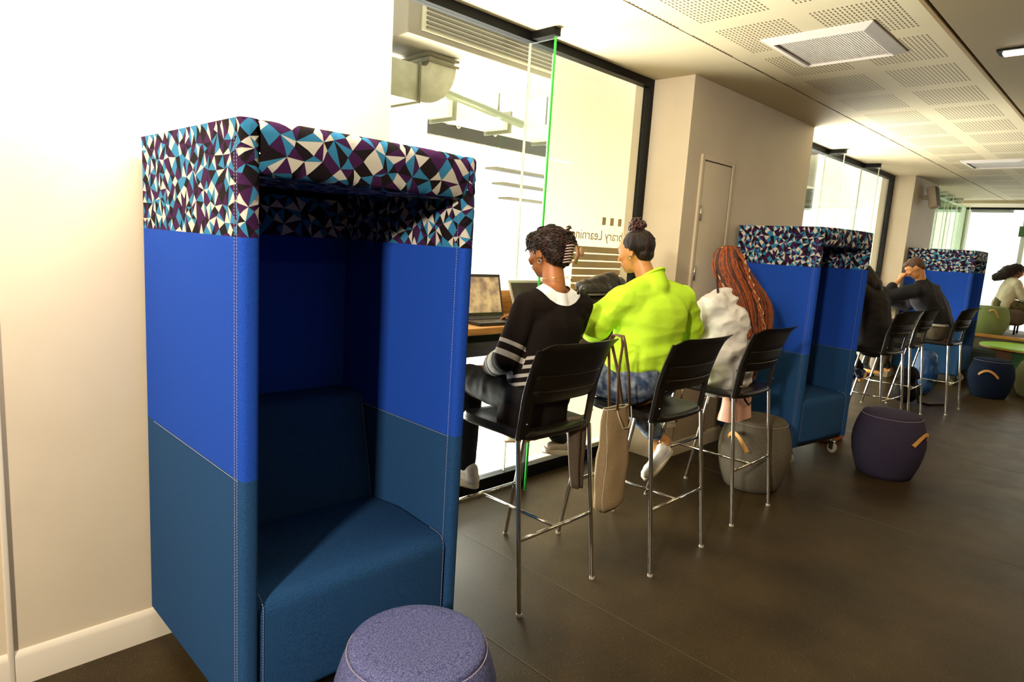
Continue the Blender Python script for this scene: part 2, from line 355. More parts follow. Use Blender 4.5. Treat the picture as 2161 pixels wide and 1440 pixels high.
# ------------------------------------------------------------------ place beyond the glass
lightw = mat('neighbour_white', (.86, .86, .82), .7)
o = obj('neighbour_floor', MB().box(-2, 17, 3.06, 10, -.1, -.01), lightw, None, False); o['kind'] = 'structure'; o.name = 'floor_outer'
o = obj('ceiling_outer', MB().box(-2, 17, 5.6, 10, 3.75, 3.85), lightw, None, False); o['kind'] = 'structure'
galv = mat('galvanised_steel', (.36, .35, .24), .35, metal=.5, col2=(.24, .23, .15), nscale=6)
t = thing('air_handling_unit', 'long grey ceiling unit with a slatted air grille beyond the glass', 'air unit', (3.2, 3.9, 2.9))
obj('casing', MB().rbox(2.56, 4.35, 3.6, 4.3, 2.86, 3.45, .01), mat('unit_beige', (.20, .17, .11), .5), t, angle=30)
obj('grille_frame', MB().rbox(2.66, 4.3, 3.585, 3.602, 2.90, 3.10, .004), mat('unit_frame', (.45, .41, .27), .5), t)
g = MB()
for k in range(6): g.box(2.69, 4.27, 3.575, 3.588, 2.917+k*.029, 2.931+k*.029)
obj('grille_slats', g, mat('unit_slats', (.07, .055, .025), .5), t, False)
# duct elbow
t = thing('air_duct', 'galvanised steel duct elbow hanging beyond the glass', 'duct', (2.95, 3.95, 2.8))
def rect_sweep(pts, frames, w_, h_):
    R = []
    for p, (a, b) in zip(pts, frames): R.append([V(p)+a*w_/2+b*h_/2, V(p)-a*w_/2+b*h_/2, V(p)-a*w_/2-b*h_/2, V(p)+a*w_/2-b*h_/2])
    return MB().rings(R)
pts = []; fr_ = []
for i in range(13):
    th = PI/2*i/12; pts.append(V((2.84, 3.95, 2.80))+V((math.sin(th)*.17, 0, -math.cos(th)*.17))); fr_.append((V((0, 1, 0)), V((math.sin(th), 0, -math.cos(th)))))
obj('elbow', rect_sweep(pts, fr_, .30, .24), galv, t, angle=30)
obj('straight_duct', MB().box(2.0, 2.84, 3.80, 4.10, 2.51, 2.75), galv, t, False)
obj('riser', MB().box(2.90, 3.12, 3.81, 4.09, 2.80, 2.86), galv, t, False)
fl = MB(); fl.box(2.875, 3.145, 3.785, 4.115, 2.79, 2.805); fl.box(2.80, 2.815, 3.785, 4.115, 2.495, 2.765); fl.box(2.875, 3.145, 3.785, 4.115, 2.83, 2.845)
obj('flange', fl, mat('duct_flange', (.12, .11, .06), .4, metal=.6), t, False)
t = thing('air_duct', 'straight white duct run on hangers under the ceiling beyond the glass', 'duct', (5.6, 6.0, 3.1))
obj('duct_run', MB().box(4.6, 7.4, 6.1, 6.5, 2.98, 3.16), mat('duct_white', (.50, .49, .38), .4), t, False)
for x in (5.0, 5.9, 6.8): obj('hanger', MB().box(x, x+.03, 6.06, 6.54, 2.94, 3.2).box(x, x+.012, 6.28, 6.3, 3.14, 3.75), mat('duct_flange2', (.13, .125, .06), .4), t, False)
t = thing('overhead_pipe', 'long olive pipe sloping beyond the glass beside the duct', 'pipe', (4.7, 5.75, 3.1)); obj('pipe', MB().tube([(3.6, 5.75, 3.25), (5.8, 5.75, 3.0)], .045), mat('green_pipe', (.13, .14, .06), .4), t)
for x, z in ((3.9, 3.2), (5.4, 3.03)): obj('hanger_rod', MB().tube([(x, 5.75, z), (x, 5.75, 3.75)], .008), mat('green_pipe', (.13, .14, .06)), t)
t = tag(obj('wall_panel', MB().box(6.4, 9.4, 8.3, 8.4, 3.16, 3.52), mat('panel_dark', (.045, .040, .022), .6), None, False), 'dark panel strip high on the far side beyond the glass', 'panel')
for x in (6.9, 7.7):
    tag(obj('pull_ring', MB().tube([(x, 8.25, 3.74), (x, 8.25, 3.42)], .006).tube([V((x, 8.25, 3.37))+V((math.cos(a)*.035, 0, math.sin(a)*.05)) for a in [2*PI*i/12 for i in range(13)]], .012), mat('ring_cream', (.7, .66, .5), .5)), 'cream pull ring on a cord in front of the dark panel, %s' % ('nearer the duct' if x < 7 else 'nearer the window fin'), 'pull ring')
for k, z in enumerate((2.62, 2.42, 2.22)):
    tag(obj('wall_shelf', MB().rbox(6.6+.15*k, 8.2, 7.0, 7.25, z, z+.03, .005), mat('shelf_grey', (.16, .14, .08), .5)), '%s of three thin shelves beyond the glass' % ('topmost', 'middle', 'lowest')[k], 'shelf')
# frosted partition with mirrored lettering
t = thing('partition_screen', 'cream frosted screen with mirrored library lettering behind the first window', 'screen', (4.2, 3.2, 0))
obj('panel', MB().box(3.50, 6.45, 3.2, 3.215, 0, 3.0), blind_mat('frosted_cream', (.86, .79, .66), .42), t, False)
vin = blind_mat('vinyl_grey', (.52, .44, .29), .4)
def text(body, size, loc, parent, m, rot, ext=.0006, align='LEFT', name='lettering'):
    c = bpy.data.curves.new(name, 'FONT'); c.body = body; c.size = size; c.align_x = align; c.extrude = ext; c.materials.append(m)
    o = bpy.data.objects.new('tmp', c); COL.objects.link(o); dg = bpy.context.evaluated_depsgraph_get(); dg.update()
    me = bpy.data.meshes.new_from_object(o.evaluated_get(dg)); bpy.data.objects.remove(o)
    me.transform(Matrix.Translation(loc) @ rot)
    return obj(name, me, [] , parent, False)
RT = Matrix.Rotation(PI, 4, 'Z') @ Matrix.Rotation(PI/2, 4, 'X')
text('Library Learning', .112, (4.56, 3.197, 1.655), t, vin, RT)
for k in range(4): obj('vinyl_square', MB().box(4.55-.105*k-.045, 4.55-.105*k, 3.196, 3.1985, 1.775, 1.835), vin, t, False)
z = 1.60
for k in range(6): obj('vinyl_band', MB().box(3.86, 4.75, 3.196, 3.1985, z-.048, z), vin, t, False); z -= .058
for x0, x1, lab in ((8.42, 14.0, 'wide white blind panel filling the second window'), ):
    tag(obj('window_blind', MB().box(x0, x1, 3.2, 3.215, 0, 3.0), blind_mat('blind_white', (.95, .94, .90), .6), None, False), lab, 'blind')
tag(obj('canopy_beam', MB().box(22, 22.6, 3.2, 9.5, 3.24, 4.5), mat('olive_beam', (.030, .034, .014), .8, col2=(.06, .07, .03), nscale=2), None, False), 'wide olive canopy beam outside the third window', 'beam')
tag(obj('canopy_beam', MB().box(9.6, 12.0, 4.5, 4.9, 2.85, 3.45), mat('olive_beam2', (.20, .18, .11), .6), None, False), 'short grey canopy beam outside the left part of the second window', 'beam')

# ------------------------------------------------------------------ counters
def counter(x0, x1, label):
    t = thing('bar_counter', label, 'counter', ((x0+x1)/2, 2.65, 0))
    obj('worktop', MB().rbox(x0, x1, 2.42, 2.885, 1.117, 1.155, .004), WOOD, t, angle=40)
    obj('upstand', MB().rbox(x0, x1, 2.862, 2.884, 1.156, 1.30, .003), WOOD, t, angle=40)
    obj('frame', MB().box(x0, x1, 2.45, 2.49, 1.075, 1.116).box(x0, x1, 2.80, 2.84, 1.075, 1.116), BLACKM, t, False)
    obj('apron', MB().box(x0, x1, 2.70, 2.72, .94, 1.116), WOODD, t, False)
    n = max(2, int((x1-x0)/1.2)+1)
    for k in range(n):
        x = x0+.12+(x1-x0-.24)*k/(n-1); obj('leg', MB().box(x-.02, x+.02, 2.76, 2.80, 0, 1.075), BLACKM, t, False)
counter(1.76, 4.275, 'oak bar counter along the first window with laptops on it')
counter(6.54, 10.43, 'oak bar counter along the second window behind the far stools')

# ------------------------------------------------------------------ high-back pods
def rounded_path(pts, r, seg=5):
    out = []
    n = len(pts)
    for i in range(n):
        p = V(pts[i])
        if i in (0, n-1): out.append(p); continue
        a = (V(pts[i-1])-p); b = (V(pts[i+1])-p); rr = min(r, a.length*.49, b.length*.49); a = a.normalized(); b = b.normalized()
        for k in range(seg+1):
            t_ = k/seg; q0 = p+a*rr; q1 = p+b*rr; out.append((q0*(1-t_)**2+p*2*t_*(1-t_)+q1*t_**2))
    return out
def path_fn(path):
    L = [0]
    for a, b in zip(path[:-1], path[1:]): L.append(L[-1]+(b-a).length)
    def f(s):
        s = max(0, min(s, L[-1]-1e-6))
        for i in range(len(L)-1):
            if L[i+1] >= s: return path[i].lerp(path[i+1], (s-L[i])/max(1e-9, L[i+1]-L[i]))
        return path[-1]
    return f, L[-1]
def tri_sheet(mb, f, S, T, cell=.075, sub=3, seed=1):
    """triangle patchwork cloth: f(s,t)->3D ; colours by material slot"""
    rnd = random.Random(seed); ns = max(1, round(S/cell)); nt_ = max(1, round(T/cell)); P = {}
    for i in range(ns+1):
        for j in range(nt_+1):
            ds = 0 if i in (0, ns) else rnd.uniform(-.30, .30); dt = 0 if j in (0, nt_) else rnd.uniform(-.30, .30)
            P[i, j] = (max(0, min(S, (i+ds)*S/ns)), max(0, min(T, (j+dt)*T/nt_)))
    tris = []
    for i in range(ns):
        for j in range(nt_):
            a, b, c, d = P[i, j], P[i+1, j], P[i+1, j+1], P[i, j+1]
            m_ = ((a[0]+b[0]+c[0]+d[0])/4+rnd.uniform(-.2, .2)*S/ns, (a[1]+b[1]+c[1]+d[1])/4+rnd.uniform(-.2, .2)*T/nt_)
            pal = [0, 1, 2, 3]; rnd.shuffle(pal)
            if rnd.random() < .55: pal[rnd.randrange(4)] = rnd.choice((0, 1, 1, 2))
            for k, (p, q) in enumerate(((a, b), (b, c), (c, d), (d, a))): tris.append((p, q, m_, pal[k]))
    for p, q, r_, mi in tris:
        L = max(abs(p[0]-q[0]), abs(q[0]-r_[0]), abs(r_[0]-p[0])); n = sub
        idx = {}; vs = []; fs = []
        for i in range(n+1):
            for j in range(n+1-i):
                k = n-i-j; s = (p[0]*i+q[0]*j+r_[0]*k)/n; t_ = (p[1]*i+q[1]*j+r_[1]*k)/n; idx[i, j] = len(vs); vs.append(f(s, t_))
        for i in range(n):
            for j in range(n-i):
                fs.append((idx[i, j], idx[i+1, j], idx[i, j+1]))
                if i+j < n-1: fs.append((idx[i+1, j], idx[i+1, j+1], idx[i, j+1]))
        mb.add(vs, fs, mi)
def stitches(mb, f, L, pitch=.009, ln=.0055, r=.0011):
    s = 0
    while s < L-ln:
        a, b = f(s), f(s+ln); mb.tube([a, b], r, 4); s += pitch
PW, PD, PH, PZ, PT = .80, .81, 1.87, .165, .05      # width, depth, height, underside, panel thickness
ZB, ZS = 1.567, .903                                # lower edge of the patterned band, seam between the blues
PAT = [PBLK, PPUR, PBLU, PWHT]
def side_path(sx):
    # plan path of a side panel: inside back -> front edge -> outside back ; sx=-1 left panel, +1 right
    xo, xi = sx*PW/2, sx*(PW/2-PT)
    return rounded_path([(xi, PD-.06, 0), (xi, 0, 0), (xo, 0, 0), (xo, PD, 0)], .022)
def make_pod(label, loc, rz=0, detail=True):
    t = thing('privacy_pod_seat', label, 'booth seat', loc, rz, None)
    K = dict(parent=t, local=True)
    for sx, nm in ((-1, 'side_panel'), (1, 'side_panel')):
        pth = side_path(sx); f, L = path_fn(pth)
        nodes = pth
        def strip_mesh(z0, z1, mi, bulge=.0):
            return [[V((p.x, p.y, z)) for z in (z0, z1)] for p in nodes], mi
        mb = MB()
        for z0, z1, mi in ((PZ, ZS, 0), (ZS, ZB, 1)):
            R = [[V((p.x, p.y, z)) for p in nodes] for z in (z0, z1)]
            mb.rings(R, False, False, closed=False, mi=mi)
        mb.add([V((p.x, p.y, PZ)) for p in nodes], [tuple(range(len(nodes)))], 0)
        pn = obj(nm, mb, [NAVY, BLUE], smooth=True, angle=50, **K)
        pt = MB(); H_ = PH-ZB
        def ff(s, u, f=f, sx=sx):
            p = f(s); z = ZB+u
            d = max(0, z-(PH-.02)); ins = .02-math.sqrt(max(0, .02**2-d*d)) if d > 0 else 0
            cx = sx*(PW/2-PT/2); return V((p.x+(cx-p.x)*ins*8*.12, p.y+ins*.5, z))
        tri_sheet(pt, ff, L, H_, .046, 2, seed=11+sx)
        pp = obj('patterned_band', pt, PAT, smooth=True, parent=pn, local=True, angle=50)
        if detail:
            xo = sx*(PW/2+.0012)
            def seam_line(f_, L_, r_=.0011): m_ = MB(); stitches(m_, f_, L_, r=r_); obj('stitch_seam', m_, STITCH, smooth=False, parent=pn, local=True)
            for yy in (.034, .050): seam_line(lambda s, yy=yy: V((xo, yy, PZ+.01+s)), PH-PZ-.05)
            if sx > 0: seam_line(lambda s: V((sx*(PW/2-PT)-sx*.0012, .034, PZ+.01+s)), PH-PZ-.2)
            for side in (xo, sx*(PW/2-PT-.0012)): seam_line(lambda s, side=side: V((side, .03+s, ZS-.004)), PD-.1)
    # back panel
    mb = MB()
    for z0, z1, mi in ((PZ, ZS, 0), (ZS, ZB, 1)):
        mb.box(-PW/2+PT, PW/2-PT, PD-.06, PD, z0, z1, mi)
    bp_ = obj('back_panel', mb, [NAVY, BLUE], smooth=False, **K)
    pt = MB(); tri_sheet(pt, lambda s, u: V((-PW/2+PT+s, PD-.06, ZB+u)), PW-2*PT, PH-ZB-.15, .052, 1, 31)
    pt.add([(-PW/2, PD, ZB), (PW/2, PD, ZB), (PW/2, PD, PH-.002), (-PW/2, PD, PH-.002)], [(0, 1, 2, 3)], 0)
    obj('patterned_band', pt, PAT, smooth=False, parent=bp_, local=True)
    # roof: thick padded slab
    pr_ = rounded_path([(0, PD-.06, 1.745), (0, .012, 1.728), (0, -.004, 1.80), (0, .002, PH), (0, PD, PH)], .03)
    f, L = path_fn(pr_)
    pt = MB()
    def rf(s, u):
        p = f(s); x = -PW/2+PT*.9+u; e = abs(x)/(PW/2-PT*.9); bul = (1-e**6)
        return V((x, p.y-(.006*bul if p.y < .1 else 0), p.z+(.004*bul if p.z > 1.8 else 0)))
    tri_sheet(pt, rf, L, PW-PT*1.8, .056, 3, 57)
    # closing strips along the top of the side panels
    pt.add([(-PW/2+.004, .01, PH-.004), (-PW/2+PT, .01, PH-.002), (-PW/2+PT, PD, PH-.002), (-PW/2+.004, PD, PH-.004)], [(0, 1, 2, 3)], 1)
    pt.add([(PW/2-.004, .01, PH-.004), (PW/2-PT, .01, PH-.002), (PW/2-PT, PD, PH-.002), (PW/2-.004, PD, PH-.004)], [(0, 1, 2, 3)], 1)
    obj('roof_panel', pt, PAT, smooth=True, angle=50, **K)
    # seat base with rounded front, one block to the underside
    x0, x1 = -PW/2+PT+.003, PW/2-PT-.003
    prof = rounded_path([(0, PD-.08, PZ+.01), (0, .03, PZ+.01), (0, .012, PZ+.03), (0, .012, .525), (0, .30, .548), (0, PD-.08, .50)], .055, 8)
    def slab(prof, x0, x1, er=.012):
        R = []; cen = sum((p for p in prof), V())/len(prof)
        for x, k in ((x0, er), (x0+er*.3, er*.3), (x0+er, 0), ((x0+x1)/2, -.004), (x1-er, 0), (x1-er*.3, er*.3), (x1, er)):
            R.append([V((x, p.y+(cen.y-p.y)/max(.01, (cen-p).length)*k, p.z+(cen.z-p.z)/max(.01, (cen-p).length)*k)) for p in prof])
        return MB().rings(R)
    s_ = obj('seat', slab(prof, x0, x1), NAVY, smooth=True, angle=60, **K)
    bprof = rounded_path([(0, PD-.061, .50), (0, .49, .50), (0, .59, .945), (0, PD-.061, .945)], .05, 8)
    c_ = obj('back_cushion', slab([*bprof], x0, x1), NAVY, smooth=True, angle=60, **K)
    if detail:
        pr2 = rounded_path([(x0+.012, .010, PZ+.05), (x0+.012, .010, .53), (x0+.012, .10, .538)], .055, 8); f2, L2 = path_fn([V(p) for p in pr2]); st = MB(); stitches(st, f2, L2); obj('stitch_seam', st, STITCH, smooth=False, parent=s_, local=True)
        st = MB(); pr2 = rounded_path([(x1-.012, .010, PZ+.05), (x1-.012, .010, .53), (x1-.012, .10, .538)], .055, 8); f2, L2 = path_fn([V(p) for p in pr2]); stitches(st, f2, L2)
        obj('stitch_seam', st, STITCH, smooth=False, parent=s_, local=True)
        pr2 = rounded_path([(x1-.010, .487, .53), (x1-.010, .577, .92), (x1-.010, .60, .943)], .02, 6); f2, L2 = path_fn([V(p) for p in pr2]); st = MB(); stitches(st, f2, L2)
        obj('stitching', st, STITCH, smooth=False, parent=c_, local=True)
    obj('underframe', MB().box(-PW/2+.02, PW/2-.02, .04, PD-.02, PZ-.02, PZ+.012), BLACKM, smooth=False, **K)
    for sx in (-1, 1):
        for y in (.09, PD-.20):
            x = sx*(PW/2-(.06 if y < .3 else .16))
            c = obj('castor', MB().tube([(x, y, PZ-.02), (x, y, .085)], .012).box(x-.022, x+.022, y-.02, y+.02, .08, .105).box(x-.024, x-.017, y-.03, y+.012, .035, .10).box(x+.017, x+.024, y-.03, y+.012, .035, .10), CHROME, smooth=False, **K)
            obj('wheel', MB().rings([[V((x+a, y-.012+math.cos(2*PI*j/24)*r, .043+math.sin(2*PI*j/24)*r)) for j in range(24)] for a, r in ((-.013, .034), (-.011, .043), (.011, .043), (.013, .034))]), mat('castor_tyre', (.35, .31, .24), .5), smooth=True, parent=c, local=True, angle=40)
            obj('hub', MB().tube([(x-.018, y-.012, .043), (x+.018, y-.012, .043)], .014), CHROME, smooth=True, parent=c, local=True, angle=40)
    return t
pod = make_pod('nearest tall blue booth seat with patterned roof beside the white wall', (1.112, 1.69, 0))
th2 = math.radians(-9)
p2 = dup(pod, (5.04+.4*math.cos(th2), 1.825+.4*math.sin(th2), 0), th2, 'middle blue booth seat with patterned roof, behind the purple ottoman'); p2.scale = (.97, .885, .99)
dup(pod, (11.02, 1.82, 0), 0, 'farthest blue booth seat with patterned roof, behind the hunched man')

# ------------------------------------------------------------------ bar stools
def make_stool(label, loc, rz=0):
    t = thing('bar_stool', label, 'bar stool', loc, rz, None); K = dict(parent=t, local=True)
    # seat: thin curved shell
    mb = MB(); R = []
    def outline(k, n=44):
        pts = []
        for j in range(n):
            a = 2*PI*j/n; c, s = math.cos(a), math.sin(a); e = .32
            x = math.copysign(abs(c)**e, c)*.235*k; y = math.copysign(abs(s)**e, s)*.225*k
            y += -.012*(1-(x/.235)**2) if s < 0 else .012*(1-(x/.235)**2)
            pts.append((x, y-.02))
        return pts
    for k, z in ((.2, .762), (.94, .758), (1.0, .768), (1.0, .783), (.96, .792), (.85, .790), (.5, .779), (.1, .776)):
        R.append([V((x, y, z+(.010*(x/.23)**2 if z > .785 else 0))) for x, y in outline(k)])
    obj('seat', mb.rings(R), PLAST, smooth=True, angle=60, **K)
    # back shell
    def bk(u, z, off=0):
        v = (z-.93)/.27; yb = -.222-.085*max(0, v)**1.3; lip = -.022*max(0, (z-1.165)/.035)**1.5
        low = .020*max(0, (.985-z)/.055)**1.2
        y = yb-.030-.030*(1-u*u)+.034*abs(u)**6*(1-max(0, v)*.8)+lip+low*(1-u*u*.5)-.008*math.exp(-((z-.955)/.018)**2)-.010*math.exp(-((z-1.00)/.03)**2)*(1-abs(u)**4)
        hw = .228+.014*max(0, v)**1.5; 
        if z > 1.165: hw += .006
        return V((u*hw, y+off, z))
    zs = [.925, .932, .94, .95, .965, .98, .983, .987, .99, 1.01, 1.03, 1.05, 1.053, 1.057, 1.06, 1.09, 1.12, 1.15, 1.165, 1.178, 1.188, 1.195, 1.20]
    us = [-1+2*i/28 for i in range(29)]
    def top(u): return 1.20-.030*max(0, (abs(u)-.86)/.14)**2
    def zmap(z, u): return .925+(z-.925)*(top(u)-.925)/.275
    front = [[bk(u, zmap(z, u), .006-(.002 if z in (.983, .987, 1.053, 1.057) else 0)) for u in us] for z in zs]
    back = [[bk(u, zmap(z, u), -.004+(.0035 if z in (.983, .987, 1.053, 1.057) else 0)) for u in us] for z in zs]
    R = []
    for a, b in zip(front, back): R.append(a+b[::-1])
    bo = obj('backrest', MB().rings(R), PLAST, smooth=True, angle=45, **K)
    for sx in (-1, 1):
        R = []
        for k in range(15):
            z = .765+(1.165-.765)*k/14; v = max(0, (z-.93)/.27)
            yc = -.205-.02*min(1, (z-.765)/.16)-.085*v**1.3; w_ = .046*(1-.45*max(0, (z-1.0)/.165)); x = sx*.238
            R.append([V((x-sx*.0, yc+.012, z)), V((x+sx*.012, yc, z)), V((x+sx*.006, yc-.014, z)), V((x-sx*w_, yc-.020-.01*v, z)), V((x-sx*w_, yc-.008, z))])
        obj('back_upright', MB().rings(R), PLAST, smooth=True, angle=50, **K)
    r = .0105
    for sx in (-1, 1):
        for (y0, y1) in ((-.30, -.215), (.305, .17)):
            l = obj('leg', MB().tube([(sx*.255, y0, .008), (sx*.243, y1, .765)], r, 12), CHROME, smooth=True, angle=50, **K)
            obj('foot_cap', MB().tube([(sx*.255, y0, 0), (sx*.255, y0, .012)], .0135, 12), mat('foot_plastic', (.45, .40, .32), .4), smooth=True, angle=50, parent=l, local=True)
    yr = -.30+.085*.33/.765; yf = .305-.135*.33/.765
    obj('rear_crossbar', MB().tube([(-.25, yr, .33), (.25, yr, .33)], .009, 10), CHROME, smooth=True, **K)
    obj('footrest', MB().tube([(-.25, yf, .32), (.25, yf, .32)], .010, 10), CHROME, smooth=True, **K)
    obj('centre_bar', MB().tube([(0, yr, .325), (0, yf, .32)], .008, 10), CHROME, smooth=True, **K)
    for sx in (-1, 1): obj('screw', MB().tube([(sx*.225, -.236, .84), (sx*.225, -.245, .84)], .004, 8), CHROME, smooth=True, **K)
    return t
st = make_stool('nearest black plastic bar stool with chrome legs and a beige tote on its back', (2.195, 2.055, 0))
dup(st, (2.955, 1.885, 0), 0, 'black bar stool under the woman in the lime sweater')
dup(st, (3.872, 1.91, 0), 0, 'black bar stool under the woman with auburn braids')
dup(st, (7.02, 1.95, 0), math.radians(-6), 'black bar stool under the person in the faded black jacket')
dup(st, (7.95, 1.975, 0), 0, 'empty black bar stool between the two people at the far counter')
dup(st, (8.72, 1.775, 0), math.radians(-3), 'farthest black bar stool, under the hunched man')

# ------------------------------------------------------------------ ottomans
def felt(name, c1, c2, s=300): return mat(name, c1, .95, col2=c2, nscale=s, bump=.5, bscale=500, spec=.08, sheen=.0)
def make_ottoman(label, loc, m, h=.47, k=1.0, handle=None, stitch=True):
    t = thing('ottoman', label, 'ottoman', loc, 0, None); K = dict(parent=t, local=True)
    prof = [(.10, 0), (.17, 0), (.186, .008), (.200, .04), (.222, .10), (.240, .17), (.249, .24), (.246, .30), (.234, .36), (.216, .415), (.203, .445)]
    top_ = [(.200, .450), (.196, .459), (.185, .466), (.15, .470), (.08, .472), (.01, .4725)]
    sc = h/.4725
    obj('body', MB().lathe([(r*k, z*sc) for r, z in prof]+[(.199*k, .449*sc)], n=64), m, smooth=True, angle=60, **K)
    tp = obj('top_cover', MB().lathe([(.19*k, .44*sc)]+[(r*k, z*sc) for r, z in top_], n=64), m, smooth=True, angle=80, **K)
    if stitch:
        st_ = MB(); R = .2025*k; n = 150
        for j in range(n):
            a = 2*PI*j/n; b = a+2*PI/n*.62; st_.tube([(R*math.cos(a), R*math.sin(a), .4475*sc), (R*math.cos(b), R*math.sin(b), .4475*sc)], .0013, 4)
        obj('stitching', st_, mat('felt_stitch', (.55, .45, .48), .8), smooth=False, parent=tp, local=True)
    if handle:
        a0, z0, z1, sp = handle      # angle of the centre, end heights, spread
        pts = []
        def rad(z): 
            for (r0, q0), (r1, q1) in zip(prof[:-1], prof[1:]):
                if q0 <= z <= q1: return r0+(r1-r0)*(z-q0)/max(1e-6, q1-q0)
            return .2
        n = 14
        for i in range(n+1):
            u = i/n; a = a0+(u-.5)*2*sp; z = z0+(z1-z0)*u+.075*math.sin(PI*u); rr = (rad(z/sc)+.006+.035*math.sin(PI*u))*k
            pts.append((rr*math.cos(a), rr*math.sin(a), z))
        h_ = MB().strap(pts, .026, .004, (0, 0, 1) if abs(z1-z0) < .03 and False else (math.cos(a0)*0, 0, 1))
        hd = obj('handle', h_, LEATH, smooth=True, angle=40, **K)
        rv = MB()
        for p in (pts[0], pts[-1]): d = V((p[0], p[1], 0)).normalized(); rv.tube([V(p)+d*.001, V(p)+d*.006], .005, 10)
        obj('rivet', rv, mat('brass_rivet', (.35, .20, .06), .3, metal=1), smooth=True, parent=hd, local=True, angle=40)
    return t
cama = lambda x, y: math.atan2(-y, -x)
O1 = felt('blue_violet_felt', (.045, .065, .19), (.19, .19, .36), 230)
O2 = felt('grey_felt', (.075, .062, .042), (.15, .125, .09))
O3 = felt('purple_felt', (.022, .017, .034), (.052, .042, .072))
O4 = felt('ink_felt', (.005, .008, .022), (.011, .020, .045))
O5 = felt('dark_green_felt', (.020, .032, .026), (.045, .060, .050))
O6 = felt('sage_felt', (.17, .22, .08), (.26, .31, .13))
O7 = felt('olive_felt', (.085, .085, .035), (.14, .13, .06))
make_ottoman('blue violet felt ottoman with a stitched top, nearest the camera', (1.052, 1.325, 0), O1, .488, .965)
make_ottoman('grey felt ottoman with tan strap behind the third stool', (4.40, 1.86, 0), O2, .50, .98, (cama(4.4, 1.86)-.50, .37, .30, .33))
make_ottoman('dark purple felt ottoman with tan strap in front of the middle booth', (5.56, 1.32, 0), O3, .495, 1.02, (cama(5.56, 1.32)+1.0, .30, .33, .32))
make_ottoman('ink blue felt ottoman with an arched tan strap beyond the stools', (10.3, 1.40, 0), O4, .50, 1.02, (cama(10.3, 1.4)-.1, .30, .28, .42))
make_ottoman('dark green felt ottoman behind the ink blue one', (11.62, 1.80, 0), O5, .48, 1.05)
make_ottoman('olive felt ottoman with tan strap at the right photo edge', (10.9, .98, 0), O7, .47, 1.0, (cama(10.9, .98)+.9, .33, .30, .3))

# ------------------------------------------------------------------ people
def frame(f, tilt=0):
    f = V(f).normalized(); r = f.cross(V((0, 0, 1))).normalized(); u = r.cross(f)
    if tilt: q = Quaternion(f, tilt); r = q @ r; u = q @ u
    return r, f, u
def head_prims(mb, c, F, k=1.0):
    r, f, u = F; c = V(c); Fm = (r, f, u)
    mb.ell(c+u*.012*k, (.074*k, .094*k, .098*k), Fm)
    mb.ell(c+f*.035*k-u*.052*k, (.055*k, .055*k, .062*k), Fm)
    mb.ell(c+f*.052*k-u*.092*k, (.028*k, .030*k, .020*k), Fm)       # chin
    mb.cone(c+f*.088*k+u*.005*k, c+f*.104*k-u*.028*k, .008*k, .013*k, 10)  # nose
    mb.ell(c+f*.083*k-u*.056*k, (.024*k, .014*k, .012*k), Fm)        # lips
    mb.ell(c+f*.080*k+u*.032*k, (.045*k, .014*k, .012*k), Fm)        # brow
    for s in (-1, 1):
        mb.ell(c+r*s*.042*k+f*.068*k-u*.022*k, (.020*k, .018*k, .018*k), Fm)   # cheek
        e = c+r*s*.076*k-f*.006*k-u*.014*k
        fe = (r*s*.9-f*.35).normalized(); 
        for i in range(9):                                            # ear rim
            a = -.6+i*.55; p = e+(f*math.cos(a)*.014+u*math.sin(a)*.026)*k+r*s*.006*k; mb.cone(p, p+u*.001, .0055*k, .0055*k, 8, 2)
        mb.ell(e, (.006*k, .014*k, .024*k), Fm, 12, 8)
def face_parts(root, body, c, F, lip, k=1.0):
    r, f, u = F; c = V(c)
    ey = MB(); br = MB(); ir = MB()
    for s in (-1, 1):
        ey.ell(c+r*s*.030*k+f*.0755*k+u*.010*k, (.011*k, .009*k, .006*k), F, 12, 8)
        ir.ell(c+r*s*.030*k+f*.082*k+u*.009*k, (.005*k, .0035*k, .005*k), F, 10, 6)
        br.cone(c+r*s*.014*k+f*.094*k+u*.030*k, c+r*s*.046*k+f*.080*k+u*.032*k, .003*k, .002*k, 8, 2)
    obj('eyes', ey, mat('eye_white', (.75, .7, .62), .3), body); obj('irises', ir, mat('eye_dark', (.02, .012, .008), .2), body); obj('eyebrows', br, mat('brow_dark', (.012, .008, .006), .8), body)
    obj('mouth', MB().ell(c+f*.094*k-u*.053*k, (.020*k, .006*k, .0045*k), F, 12, 8).ell(c+f*.092*k-u*.062*k, (.017*k, .006*k, .005*k), F, 12, 8), lip, body)
